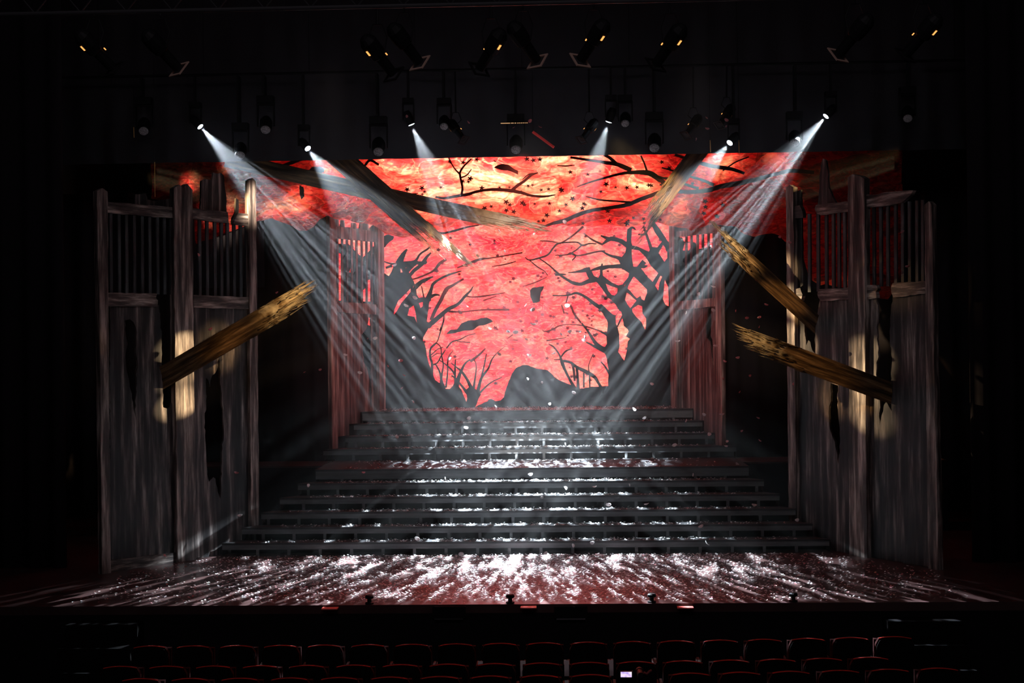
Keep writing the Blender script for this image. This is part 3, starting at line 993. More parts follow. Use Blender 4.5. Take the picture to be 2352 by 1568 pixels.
for pts in [
    [(945, 642, 3), (965, 636, 4), (995, 622, 5), (1010, 605, 7), (1025, 595, 6)], [(990, 735, 8), (1000, 712, 8), (1012, 690, 8), (1025, 665, 9), (1040, 655, 6), (1065, 640, 4)],
    [(1072, 680, 4), (1085, 682, 3), (1110, 680, 4), (1160, 672, 2)], [(1030, 715, 5), (1060, 716, 3), (1100, 712, 3), (1140, 711, 4), (1170, 711, 5)],
    [(1050, 615, 3), (1100, 596, 6), (1130, 592, 3), (1200, 580, 3)], [(1245, 757, 2), (1252, 761, 3), (1268, 757, 4), (1285, 748, 3), (1305, 745, 2), (1335, 747, 3), (1370, 757, 3), (1395, 768, 5)],
    [(1255, 782, 4), (1270, 780, 3), (1300, 775, 2)], [(1165, 778, 2), (1178, 768, 3)], [(1170, 780, 2), (1190, 781, 2)], [(1200, 658, 2), (1230, 648, 3), (1256, 636, 2)],
    [(1275, 586, 2), (1300, 585, 3), (1312, 582, 6), (1325, 587, 4), (1345, 584, 4), (1370, 578, 4), (1390, 576, 4)], [(1340, 520, 5), (1310, 545, 4), (1285, 560, 3)], [(1340, 535, 3), (1360, 550, 4), (1385, 562, 5)],
    [(1130, 612, 2), (1160, 607, 3), (1185, 600, 2)], [(1305, 678, 4), (1300, 695, 3)], [(1240, 553, 2), (1262, 554, 3), (1285, 558, 2)], [(1110, 690, 3), (1140, 680, 2)],
    [(1310, 700, 4), (1320, 722, 5), (1335, 742, 4)], [(1290, 700, 3), (1296, 720, 4)], [(1478, 520, 5), (1487, 545, 6), (1497, 575, 8)],
    [(1320, 875, 5), (1318, 850, 6), (1312, 830, 5)], [(1080, 830, 6), (1100, 815, 5), (1115, 800, 3)], [(1010, 760, 4), (1018, 740, 4), (1020, 720, 3)],
]:
    limb(mb, pts, 29.58, .01)
mb.build('painted_branches', M_faint, bd)
mb = MB()
for _ in range(150):
    x, y = rnd.uniform(900, 1530), rnd.uniform(540, 880)
    if rnd.random() < .5: x, y = rnd.gauss(1320, 60), rnd.gauss(720, 45)
    r = rnd.uniform(2, 4.5)
    a0 = rnd.uniform(0, 6)
    pts = [(x + r * (1.1 + .4 * math.cos(5 * k * math.pi / 8)) * math.cos(a0 + k * math.pi / 8), y + r * .8 * (1.1 + .4 * math.cos(5 * k * math.pi / 8)) * math.sin(a0 + k * math.pi / 8)) for k in range(16)]
    blob(mb, [pts], 29.6, .006, None)
mb.build('painted_blossoms', mat('faded_painted_blossom', (.3, .02, .05), .9, .1), bd)

# ------------------------------------------------------------------ tree cut-outs
TL = tag(None, None) if False else None
YT = 29.2
mb = MB()
blob(mb, [[(775, 948), (775, 560), (800, 560), (840, 600), (883, 627), (893, 634), (900, 622), (904, 611), (912, 603), (925, 602), (932, 616), (940, 626), (950, 645), (956, 666), (957, 676), (962, 684), (970, 682), (989, 684), (986, 694), (982, 724), (980, 738),
           (988, 742), (985, 752), (979, 762), (972, 775), (971, 783), (976, 792), (979, 805), (980, 815), (985, 835), (990, 850), (999, 872), (1007, 878), (1014, 880), (1024, 893), (1033, 893), (1045, 880), (1052, 886), (1060, 895), (1071, 923), (1073, 915), (1070, 895), (1078, 888),
           (1092, 893), (1100, 903), (1105, 905), (1099, 915), (1093, 932), (1085, 948)],
          [(943, 662), (930, 675), (915, 690), (906, 710), (904, 723), (911, 715), (921, 697), (935, 680), (943, 670)],
          [(936, 724), (940, 708), (950, 701), (953, 712), (958, 743), (952, 727)], [(962, 696), (971, 693), (971, 703), (966, 707)], [(920, 616), (925, 625), (920, 626)],
          [(777, 580), (786, 584), (786, 690), (777, 690)], [(797, 610), (806, 605), (808, 630), (799, 636)], [(832, 650), (852, 640), (852, 692), (832, 692)], [(842, 715), (848, 715), (850, 748), (843, 745)]], YT, .03, (7, .5), 7)
for pts in [
    [(915, 606, 16), (923, 590, 12), (930, 578, 7), (935, 572, 3)], [(925, 605, 9), (945, 603, 8), (972, 604, 8), (980, 600, 5)], [(925, 612, 10), (945, 603, 8), (955, 598, 6), (965, 583, 4), (980, 573, 4), (990, 565, 2)],
    [(930, 625, 12), (948, 609, 9), (960, 600, 8)], [(937, 638, 6), (950, 622, 8), (965, 610, 8), (972, 602, 8), (980, 590, 6), (990, 580, 3)], [(950, 662, 12), (968, 647, 9), (980, 641, 7), (995, 635, 3)],
    [(982, 690, 14), (990, 665, 7), (995, 652, 7), (1008, 642, 5), (1025, 633, 5), (1042, 627, 4), (1060, 622, 2)], [(982, 686, 8), (998, 677, 6), (1010, 678, 3)], [(982, 750, 12), (1005, 730, 10), (1030, 710, 9), (1052, 698, 7), (1068, 680, 6), (1080, 668, 4), (1087, 657, 2)],
    [(968, 657, 2), (973, 680, 3), (975, 688, 4)], [(991, 865, 8), (992, 835, 5), (988, 820, 5), (989, 800, 4), (1002, 787, 4)], [(990, 815, 3), (1005, 802, 2), (1018, 797, 2)], [(991, 820, 2), (1003, 812, 2), (1014, 811, 1)],
    [(1002, 787, 3), (1012, 797, 2), (1014, 815, 3), (1018, 838, 3), (1015, 858, 4), (1012, 884, 6)], [(995, 838, 4), (1005, 832, 3), (1013, 818, 3), (1023, 803, 2)], [(1000, 835, 3), (1010, 855, 4), (1014, 875, 6), (1018, 892, 12)],
    [(1024, 890, 4), (1028, 855, 3), (1028, 835, 3), (1030, 820, 2), (1040, 805, 1)], [(1010, 827, 2), (1025, 838, 3), (1038, 850, 4), (1045, 862, 4)], [(1046, 892, 16), (1052, 870, 9), (1060, 850, 6), (1068, 835, 4), (1080, 825, 3)],
    [(1045, 880, 4), (1045, 850, 4), (1046, 825, 2)], [(1036, 833, 2), (1048, 843, 3), (1060, 853, 5), (1072, 870, 6), (1086, 898, 9)], [(1037, 862, 3), (1047, 870, 4), (1062, 888, 5), (1076, 906, 8)], [(1087, 895, 6), (1093, 855, 3), (1093, 835, 2), (1088, 825, 2)],
    [(1096, 905, 9), (1105, 870, 6), (1115, 855, 5), (1122, 845, 4), (1130, 825, 3), (1142, 810, 2), (1160, 795, 1)], [(1106, 865, 4), (1113, 835, 3), (1117, 812, 2)], [(1098, 906, 5), (1125, 880, 3), (1153, 866, 2)],
    [(989, 800, 3), (1003, 786, 2), (1012, 760, 3), (1020, 735, 2)], [(1025, 800, 3), (1038, 785, 3), (1055, 780, 3), (1075, 770, 2), (1092, 766, 2)], [(1050, 784, 2), (1080, 786, 2)], [(880, 600, 3), (896, 605, 4), (910, 606, 5)], [(886, 615, 5), (900, 610, 6)],
]:
    limb(mb, pts, YT - .001, .03)
tag(mb.build('tree_cutout', M_tree, origin=(-3, YT, 2)), 'flat black tree cutout with bare branches standing before the backdrop at left', 'tree cutout')

mb = MB()
blob(mb, [[(1395, 948), (1397, 886), (1398, 850), (1394, 824), (1390, 812), (1377, 805), (1368, 795), (1380, 796), (1390, 796), (1394, 789), (1393, 772), (1395, 756), (1396, 740), (1390, 724), (1385, 717), (1375, 700), (1382, 698), (1396, 712), (1408, 722), (1414, 724), (1422, 712), (1414, 699), (1404, 688),
           (1394, 682), (1394, 678), (1379, 658), (1371, 648), (1361, 644), (1357, 636), (1352, 630), (1352, 621), (1366, 615), (1380, 610), (1402, 608), (1425, 606), (1421, 598), (1428, 590), (1436, 580), (1438, 570), (1438, 562), (1440, 550), (1440, 535), (1441, 526), (1447, 523), (1451, 528), (1450, 556), (1452, 563), (1465, 566),
           (1490, 578), (1497, 567), (1510, 568), (1520, 555), (1530, 550), (1540, 560), (1560, 550), (1650, 560), (1655, 948)],
          [(1414, 727), (1423, 713), (1427, 716), (1430, 732), (1433, 748), (1442, 756), (1444, 761), (1438, 772), (1447, 778), (1442, 784), (1441, 799), (1438, 812), (1434, 828), (1420, 808), (1423, 796), (1422, 767), (1419, 753), (1415, 743)],
          [(1391, 651), (1404, 657), (1420, 662), (1417, 673), (1412, 678), (1405, 677), (1397, 667)], [(1433, 668), (1445, 675), (1462, 690), (1448, 707), (1442, 700), (1434, 685)],
          [(1452, 709), (1466, 700), (1475, 703), (1476, 720), (1484, 731), (1484, 742), (1482, 757), (1474, 740), (1461, 727), (1453, 716)],
          [(1434, 656), (1451, 632), (1463, 641), (1486, 665), (1486, 673), (1480, 690), (1474, 687), (1471, 679), (1463, 685), (1448, 668)],
          [(1384, 621), (1399, 616), (1427, 616), (1445, 627), (1443, 636), (1430, 653), (1420, 655), (1404, 648), (1385, 633)], [(1359, 622), (1378, 619), (1378, 630), (1374, 638), (1364, 633)],
          [(1451, 572), (1468, 575), (1483, 590), (1494, 609), (1503, 618), (1512, 627), (1499, 647), (1489, 637), (1474, 618), (1469, 611), (1455, 612), (1452, 595)],
          [(1523, 562), (1533, 573), (1533, 592), (1526, 601), (1513, 581)], [(1517, 633), (1521, 635), (1515, 648), (1512, 667), (1505, 656)], [(1527, 642), (1535, 659), (1536, 703), (1529, 700), (1523, 687), (1525, 668)],
          [(1562, 558), (1640, 556), (1640, 575), (1562, 575)]], YT, .03, (7, .5), 8)
for pts in [
    [(1360, 640, 12), (1355, 632, 12), (1350, 622, 10)], [(1445, 566, 12), (1425, 553, 10), (1405, 548, 10), (1395, 552, 8), (1385, 560, 4)], [(1400, 549, 8), (1390, 545, 6), (1380, 541, 3)], [(1356, 618, 10), (1345, 620, 10), (1325, 624, 5), (1305, 626, 2)],
    [(1438, 602, 14), (1420, 592, 8), (1400, 586, 5), (1382, 576, 3)], [(1500, 513, 10), (1512, 532, 13), (1528, 556, 12), (1537, 575, 12)], [(1366, 642, 12), (1350, 646, 10), (1335, 652, 8), (1318, 650, 8), (1303, 642, 6), (1285, 630, 5), (1260, 608, 3), (1237, 592, 3)],
    [(1206, 591, 2), (1216, 597, 3), (1236, 593, 4), (1258, 585, 4), (1270, 570, 4), (1280, 560, 4), (1295, 557, 3), (1325, 556, 3), (1338, 563, 4), (1355, 559, 3), (1370, 560, 2)], [(1336, 563, 4), (1325, 573, 3), (1314, 581, 3), (1322, 588, 3), (1314, 598, 3)],
    [(1217, 598, 2), (1235, 613, 3), (1250, 622, 2), (1258, 632, 2)], [(1275, 631, 5), (1288, 630, 5), (1300, 630, 2)], [(1269, 678, 3), (1290, 679, 3), (1308, 677, 4), (1325, 673, 6), (1345, 682, 6), (1365, 697, 8), (1385, 712, 10), (1398, 728, 16)],
    [(1336, 742, 4), (1350, 760, 5), (1370, 790, 9), (1395, 808, 14)], [(1346, 785, 3), (1365, 795, 6), (1385, 805, 8)], [(1380, 762, 3), (1392, 768, 5), (1402, 775, 7)],
    [(1380, 830, 3), (1390, 842, 4), (1400, 858, 6)], [(1383, 605, 4), (1381, 625, 5), (1380, 640, 5)], [(1471, 612, 8), (1480, 612, 7), (1487, 610, 3)], [(1418, 750, 3), (1424, 737, 4), (1432, 722, 4)],
    [(1447, 527, 8), (1452, 522, 5), (1460, 527, 3)], [(1466, 538, 3), (1480, 538, 5), (1488, 531, 2)], [(1430, 690, 10), (1440, 655, 8), (1455, 630, 8), (1480, 600, 12)],
]:
    limb(mb, pts, YT - .001, .03)
tag(mb.build('tree_cutout', M_tree, origin=(3, YT, 2)), 'flat black tree cutout with heavy trunks standing before the backdrop at right', 'tree cutout')

mb = MB()
blob(mb, [[(1080, 950), (1094, 933), (1100, 930), (1110, 925), (1120, 921), (1122, 917), (1128, 916), (1137, 921), (1150, 919), (1157, 912), (1163, 890), (1175, 860), (1185, 845), (1200, 838), (1215, 839), (1232, 846), (1240, 847), (1258, 850), (1262, 854), (1273, 865), (1283, 872),
           (1292, 876), (1312, 884), (1330, 893), (1345, 890), (1365, 888), (1400, 886), (1400, 950)]], 28.95, .04, (5, .8), 9)
for pts in [
    [(1260, 790, 2), (1272, 797, 4), (1285, 815, 4), (1292, 835, 8), (1298, 850, 6), (1308, 870, 6), (1322, 895, 9)], [(1288, 820, 4), (1300, 806, 4), (1315, 801, 2)], [(1272, 826, 2), (1290, 825, 3)], [(1293, 828, 6), (1310, 832, 6), (1325, 843, 7), (1345, 853, 9), (1365, 865, 8), (1375, 880, 6), (1386, 900, 9)],
    [(1325, 845, 6), (1327, 870, 6), (1328, 895, 8)], [(1341, 856, 4), (1341, 890, 4)], [(1354, 860, 4), (1352, 840, 2), (1359, 820, 2), (1363, 812, 2)], [(1354, 860, 4), (1355, 892, 3)],
]:
    limb(mb, pts, 28.949, .04)
tag(mb.build('rock_cutout', M_tree, origin=(0, 28.95, 2.3)), 'low grey rock shaped cutout at the top of the stairs', 'scenery cutout')

# ------------------------------------------------------------------ broken beams
def broken_beam(label, base, tip, Yb, Yt, wpx, ends, th=.14, seed=1, kerf=None):
    """base/tip pixels of the beam's middle line, depths of both; ends: [(v, fraction of length)] splinter profile, v=0 lower edge .. 1 upper edge"""
    A, B = PY(base[0], base[1], Yb), PY(tip[0], tip[1], Yt)
    X = (B - A)
    L = X.length
    X.normalize()
    view = (CO - (A + B) / 2).normalized()
    Yx = (Vector((0, 0, 1)) - X * X.z)
    if abs(X.z) > .98: Yx = view.cross(X)
    Yx.normalize()
    N = X.cross(Yx)
    if N.dot(view) < 0: N = -N
    # tilt the face to the viewer
    N = (view - X * view.dot(X)).normalized()
    Yx = N.cross(X)
    if Yx.z < 0: Yx = -Yx
    Zx = X.cross(Yx)
    Mx = Matrix((X, Yx, Zx)).transposed().to_4x4()
    Mx.translation = A
    s = F / (A - CO).length
    Wm = wpx / s
    rnd = random.Random(seed)
    n = 22
    mb = MB()

    def end(v):
        for (a, fa), (b, fb) in zip(ends, ends[1:]):
            if v <= b: return fa + (fb - fa) * (v - a) / (b - a)
        return ends[-1][1]
    sgn = 1 if Zx.dot(view) > 0 else -1
    for layer in range(3):
        for i in range(n):
            v0, v1 = i / n, (i + 1) / n
            e = end((v0 + v1) / 2) * (1 - .03 * layer) + rnd.uniform(-.05, .03)
            if rnd.random() < .22: e -= rnd.uniform(.03, .12)
            e = min(e, 1.0) * L
            zc0 = sgn * (th / 2 - th / 3 * layer)
            zc1 = sgn * (th / 2 - th / 3 * (layer + 1))
            K_ = 16
            V = []
            k0 = rnd.uniform(0, 9)
            for k in range(K_ + 1):
                t = k / K_
                x = e * t
                tap = 1.0 if x < e - .45 else max(.04, ((e - x) / .45) ** .7)
                mid = (v0 + v1) / 2 * Wm - Wm / 2
                hw = (v1 - v0) * Wm / 2 * 1.02 * tap
                rid = .007 * noise.noise((x * 3, i * 3.7, k0)) + rnd.uniform(-.002, .002)
                frz = (0 if x < e - .5 else (x - e + .5)) * rnd.uniform(-.03, .06) * sgn
                bend = .0
                V += [(x, mid - hw + bend, zc0 + sgn * rid + frz), (x, mid + hw + bend, zc0 + sgn * rid + frz), (x, mid + hw + bend, zc1 + frz), (x, mid - hw + bend, zc1 + frz)]
            Fc = []
            for k in range(K_):
                a = 4 * k
                for q in range(4):
                    r2 = (q + 1) % 4
                    Fc.append((a + q, a + r2, a + 4 + r2, a + 4 + q))
            Fc += [(0, 3, 2, 1), tuple(4 * K_ + q for q in range(4))]
            mb.add(V, Fc)
    # loose splinters near the break
    for _ in range(95):
        v = rnd.random()
        e = end(v) * L - rnd.uniform(0, .9)
        l = rnd.uniform(.08, .36)
        y = v * Wm - Wm / 2
        z = sgn * (th / 2 + .004)
        w = rnd.uniform(.004, .012)
        dy, dz = rnd.uniform(-.03, .03), sgn * rnd.uniform(.0, .04)
        mb.add([(e, y - w, z - sgn * .01), (e, y + w, z - sgn * .01), (e + l * .4, y + dy * .4, z + dz + sgn * .01), (e + l, y + dy, z + dz)], [(0, 1, 2), (0, 2, 3), (1, 3, 2), (0, 3, 1)])
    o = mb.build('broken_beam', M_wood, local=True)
    o.matrix_world = Mx
    return tag(o, label, 'wooden beam', 'broken beams over the stage')


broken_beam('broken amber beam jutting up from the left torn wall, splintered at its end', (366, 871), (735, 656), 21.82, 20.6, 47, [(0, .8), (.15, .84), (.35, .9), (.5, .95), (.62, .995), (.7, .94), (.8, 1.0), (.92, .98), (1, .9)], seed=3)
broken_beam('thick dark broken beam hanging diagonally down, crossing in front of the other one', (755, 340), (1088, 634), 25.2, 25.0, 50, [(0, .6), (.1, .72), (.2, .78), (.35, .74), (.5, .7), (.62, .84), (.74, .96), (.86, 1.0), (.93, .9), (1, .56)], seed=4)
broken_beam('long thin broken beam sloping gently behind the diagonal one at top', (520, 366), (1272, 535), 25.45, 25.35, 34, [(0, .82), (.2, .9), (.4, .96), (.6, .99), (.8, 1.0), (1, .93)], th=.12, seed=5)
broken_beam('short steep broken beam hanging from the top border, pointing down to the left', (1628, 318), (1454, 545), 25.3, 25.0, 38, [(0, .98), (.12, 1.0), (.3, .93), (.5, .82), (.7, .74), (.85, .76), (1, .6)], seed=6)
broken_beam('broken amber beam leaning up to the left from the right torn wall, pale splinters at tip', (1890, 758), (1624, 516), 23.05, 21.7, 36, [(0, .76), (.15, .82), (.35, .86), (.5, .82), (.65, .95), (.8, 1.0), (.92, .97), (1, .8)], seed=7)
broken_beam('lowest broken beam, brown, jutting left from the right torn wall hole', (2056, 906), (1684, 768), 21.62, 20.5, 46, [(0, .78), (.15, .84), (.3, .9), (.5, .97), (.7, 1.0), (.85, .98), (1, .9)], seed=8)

# ------------------------------------------------------------------ lighting equipment
def look(loc, tgt, roll=0):
    return (Vector(tgt) - Vector(loc)).to_track_quat('-Z', 'Y').to_euler()


M_lens_on = mat('lit_lens', (.8, .9, 1), .2, .5, (.75, .85, 1), 14)
M_lens_off = noisy('glow_added_lens_cells', [(.4, (.05, .045, .05)), (.6, (.25, .22, .24))], 60, (1, 1, 1), bump=0, rough_=.15, detail=1)
_b = M_lens_off.node_tree.nodes['Principled BSDF']
_b.inputs['Emission Color'].default_value = (.8, .7, .75, 1)
_b.inputs['Emission Strength'].default_value = .012  # faint emission added so the switched-off lenses show
M_vent = mat('hot_lamp_vent', (.3, .1, .03), .5, .5, (1, .4, .1), 1.5)
M_gel = mat('gel_frame_lamp_glow', (.5, .33, .26), .5, .5)  # lamp glow on the frames is put into this paler metal


ZBAR = 8.78
ZFOH = 7.24


def moving_light(label, p, tgt, lit, size=1.0, group=None):
    """moving head: base above, yoke, head with lens aimed at tgt"""
    p = Vector(p)
    d = (Vector(tgt) - p).normalized()
    t = thing('moving_head_light', label, 'stage light', p, group)
    Mh = Matrix.Translation(p) @ d.to_track_quat('-Z', 'Y').to_matrix().to_4x4()
    h = MB()
    k = size
    h.lathe([(.02 * k, .34 * k), (.07 * k, .33 * k), (.1 * k, .24 * k), (.1 * k, .1 * k), (.085 * k, .02 * k), (.085 * k, .0)], 20, Mh, True)
    hd = h.build('head', M_metal, t)
    le = MB()
    le.lathe([(.001, -.012), (.05 * k, -.008), (.072 * k, -.002), (.074 * k, .004)], 20, Mh, True)
    o = le.build('lens', M_lens_on if lit else M_lens_off, hd)
    o['label'] = 'bright glowing lens' if lit else 'grey unlit lens with added faint glow'
    y = MB()
    c = p - d * .18 * k
    for s in (-1, 1): y.box((c.x + s * .13 * k - .012, c.y - .03, c.z - .04), (c.x + s * .13 * k + .012, c.y + .03, c.z + .3 * k))
    y.box((c.x - .142 * k, c.y - .03, c.z + .3 * k), (c.x + .142 * k, c.y + .03, c.z + .33 * k))
    y.build('yoke', M_metal, t)
    b = MB()
    b.box((c.x - .13 * k, c.y - .09, c.z + .33 * k), (c.x + .13 * k, c.y + .09, c.z + .44 * k))
    b.build('base', M_metal, t)
    cl = MB()
    cl.box((c.x - .02, min(c.y, 24.19) - .01, c.z + .44 * k), (c.x + .02, max(c.y, 24.21) + .01, ZBAR - .025))
    cl.build('clamp', M_metal, t)
    return c.z + .5 * k


names = ['lit moving light throwing the long pale beam from the far top left', 'lit moving light throwing the long pale beam from the far top right', 'lit moving light just above the thick diagonal beam at left',
         'lit moving light beside the short steep broken beam', 'lit moving light above the glowing border, left of centre', 'lit moving light above the glowing border, right of centre']
BARZ = []
for (p, tg), nm in zip(BEAM_POS, names):
    BARZ.append(moving_light(nm, p, tg, True, .8))
for px, py, sz, lab in ((330, 301, 1.2, 'unlit moving light with dim purple lens at the far left of the bar'), (610, 298, 1.2, 'unlit moving light with square looking lens between the two left beams'), (552, 357, 1.15, 'unlit moving light half inside the far left beam'),
                        (869, 349, 1.25, 'unlit moving light with oval grey lens left of centre above the red border'), (1185, 344, 1.25, 'unlit moving light with purple grey lens at the centre above the red border'), (1503, 340, 1.25, 'unlit moving light with bright grey lens left of the short steep beam'),
                        (1825, 329, 1.1, 'unlit moving light half inside the far right beam'), (2085, 272, 1.1, 'unlit moving light, very dim, beyond the far right beam'), (1020, 291, 1.0, 'dim unlit moving light right of the left centre beam lamp'), (1436, 284, 1.0, 'dim unlit moving light beside the right centre beam lamp')):
    Y = 24.2
    p = PY(px, py, Y)
    moving_light(lab, p, p + Vector((-p.x * .12, -3.2, -2.6)), False, sz)
mb = MB()
zb = ZBAR
mb.tube([(-9, 24.2, zb), (9, 24.2, zb)], .025, 10)
for x in range(-8, 9, 2): mb.tube([(x, 24.2, zb), (x, 24.2, 12.9)], .006, 5)
tag(mb.build('lighting_bar', M_metal, origin=(0, 24.2, zb)), 'black lighting bar carrying the moving lights above the stage', 'lighting bar')


def profile_light(label, p, direc, frame_lit, vent, zbar, ybar, name='profile_spotlight'):
    """p: lens-end point; direc: unit pointing direction"""
    d = Vector(direc).normalized()
    p = Vector(p)
    t = thing(name, label, 'stage light', p)
    M = Matrix.Translation(p) @ d.to_track_quat('-Z', 'Y').to_matrix().to_4x4()
    b = MB()
    b.lathe([(.055, .02), (.06, .26), (.085, .28), (.095, .36), (.095, .48), (.06, .54), (.02, .56)], 14, M)
    bo_ = b.build('body', M_metal, t)
    g = MB()
    w = .1
    for a, c in (((-w, -w, 0), (w, -w + .025, .012)), ((-w, w - .025, 0), (w, w, .012)), ((-w, -w + .025, 0), (-w + .025, w - .025, .012)), ((w - .025, -w + .025, 0), (w, w - .025, .012))): g.box(a, c, M)
    o = g.build('gel_frame', M_gel if frame_lit else M_metal, bo_)
    if frame_lit: o['label'] = 'gel frame painted pale for lamp glow'
    if vent:
        v = MB()
        v.box((-.012, -.1, .37), (.012, -.0955, .43), M)
        v.box((-.008, .0955, .2), (.008, .1, .23), M)
        q = v.build('vent', M_vent, bo_)
        q['label'] = 'vent glowing orange'
    c = M @ Vector((0, 0, .3))
    y = MB()
    top = c + Vector((0, 0, .32))
    y.tube([M @ Vector((-.1, 0, .3)), (c.x - .1, c.y, c.z + .18), (c.x - .05, c.y, top.z), (c.x + .05, c.y, top.z), (c.x + .1, c.y, c.z + .18), M @ Vector((.1, 0, .3))], .008, 6)
    y.build('yoke', M_metal, t)
    k = MB()
    k.tube([top, top + Vector((0, 0, .04)), Vector((top.x, ybar, zbar - .03))], .015, 8)
    k.build('clamp', M_metal, t)
    return top.z + .1


FY = 14.0
tops = []
for px, py, sx, fl, vt, lab in ((262, 160, 1, 0, 1, 'front lantern at far left with a glowing orange slit'), (412, 160, 1, 1, 0, 'front lantern at left with a dull pale frame and no glow'), (905, 172, 1, 0, 1, 'front lantern with two orange glints, left of the centre group'),
                        (965, 146, 1, 1, 0, 'front lantern with the brightest pale frame, second in the centre group'), (1100, 160, -1, 0, 1, 'front lantern with a small grey snout at the middle of the centre group'), (1235, 142, 1, 1, 0, 'front lantern with a dim pale frame tilted right, above the centre'),
                        (1332, 140, -1, 1, 1, 'front lantern with pale frame tilted left and an orange glint above it'), (1505, 150, -1, 0, 1, 'front lantern with an orange slit, right end of the centre group'), (1924, 128, -1, 1, 0, 'front lantern with pale frame tilted left, at the right'),
                        (2078, 128, -1, 0, 1, 'front lantern at far right with the brightest orange slit')):
    p = PY(px, py, FY)
    tops.append((p.x, profile_light(lab, p, (.5 * sx, .62, -.62), fl, vt, ZFOH, FY - .18)))
BZ = ZFOH
mb = MB()
mb.tube([(-9, FY - .18, BZ), (9, FY - .18, BZ)], .024, 10)
mb.tube([(-9, FY - .18, BZ + .3), (9, FY - .18, BZ + .3)], .024, 10)
for i in range(-18, 18): mb.tube([(i * .5, FY - .18, BZ), (i * .5 + .25, FY - .18, BZ + .3), (i * .5 + .5, FY - .18, BZ)], .008, 5)
for x in (-8, -4, .44, 4, 8): mb.tube([(x, FY - .18, BZ + .3), (x, FY - .18, 12.9)], .02, 6)
tag(mb.build('lighting_truss', mat('dull_truss_metal', (.03, .03, .033), .5), origin=(0, FY, BZ)), 'long dim lighting truss over the audience at the top edge', 'lighting truss')
for px, py, sx, fl, vt, lab in ((1335, 322, -1, 0, 1, 'small lantern with an amber glint left of the right centre beam lamp'), (1575, 312, -1, 0, 1, 'small lantern with an amber glint above the short steep beam'), (1066, 322, 1, 0, 1, 'small lantern with a faint amber slit right of the left centre beam'),
                                (1652, 288, -1, 0, 1, 'small lantern with an orange glint high above the short steep beam')):
    p = PY(px, py, 24.15)
    profile_light(lab, p, (.5 * sx, -.4, -.7), fl, vt, ZBAR, 24.2)
# frame edge with painted red light, and a small LED strip among the lamps
a, b = PY(1224, 303, 24.3), PY(1272, 338, 24.2)
mb = MB()
mb.tube([a, (a + b) / 2, b], .028, 6)
tag(mb.build('frame_edge', mat('painted_red_light', (.6, .05, .05), .4, .5, (.8, .05, .05), .12), origin=a), 'short slanting frame edge with painted red light above the centre of the border', 'lantern frame')
mb = MB()
mb.tube([a, (a.x, a.y, 8.76)], .004, 5)
mb.build('black_line', M_black, bpy.data.objects['frame_edge'])
a, b = PY(1150, 284.5, 24.3), PY(1214, 284.5, 24.3)
st = thing('led_strip_light', 'thin amber strip light with gaps at the centre of the lighting bar', 'strip light', a)
mb = MB()
mb.box((a.x, a.y, a.z), (b.x, a.y + .04, a.z + .03))
mb.build('housing', M_metal, st)
mb = MB()
L = b.x - a.x
for s, e in [(0, .34), (.37, .47), (.5, .56)] + [(.6 + i * .065, .64 + i * .065) for i in range(6)]:
    mb.box((a.x + L * s, a.y - .004, a.z + .004), (a.x + L * e, a.y, a.z + .018))
mb.build('lamp_cells', mat('amber_led', (1, .6, .3), .4, .5, (1, .55, .25), .55), st)
for x, y0, y1, lab in ((355, 372, 452, 'thin amber lit hanging wire at the far left beside the torn wall'), (307, 292, 316, 'short amber lit wire end high at the far left'), (1697, 322, 352, 'thick amber lit cable right of the lamp beside the steep beam'), (1631, 322, 350, 'thin amber lit cable between the steep beam and its lamp')):
    mb = MB()
    p0, p1 = PY(x, y0, 24.4), PY(x + 1, y1, 24.4)
    mb.tube([p0, p1], .009, 6)
    hw = tag(mb.build('hanging_wire', mat('amber_light_wire', (.75, .42, .12), .5), origin=p1), lab, 'wire')  # amber light on the wire put into its colour, unlit part left black
    mb = MB()
    mb.tube([p0, (p0.x, p0.y, 12.95)], .004, 5)
    mb.build('black_line', M_black, hw)

# ------------------------------------------------------------------ petals
def petal_mesh(name, m, s=.037, seed=0):
    rnd = random.Random(seed)
    V, Fc = [], []
    n, k = 8, 3
    for j in range(k + 1):
        r = s * j / k
        for i in range(n):
            a = 2 * math.pi * i / n
            x, y = r * math.cos(a) * 1.25, r * math.sin(a) * .85
            V.append((x, y, 9 * (x * x) + 5 * (y * y) + .08 * x))
    for j in range(k):
        for i in range(n): Fc.append((j * n + i, j * n + (i + 1) % n, (j + 1) * n + (i + 1) % n, (j + 1) * n + i))
    V += [(x, y, z - .0012) for x, y, z in V]
    N0 = n * (k + 1)
    Fc += [tuple(reversed([i + N0 for i in f])) for f in Fc]
    for i in range(n):
        a, b = k * n + i, k * n + (i + 1) % n
        Fc.append((a, b, b + N0, a + N0))
    me = bpy.data.meshes.new(name)
    me.from_pydata(V, [], Fc)
    me.materials.append(m)
    me.polygons.foreach_set('use_smooth', [True] * len(me.polygons))
    return me


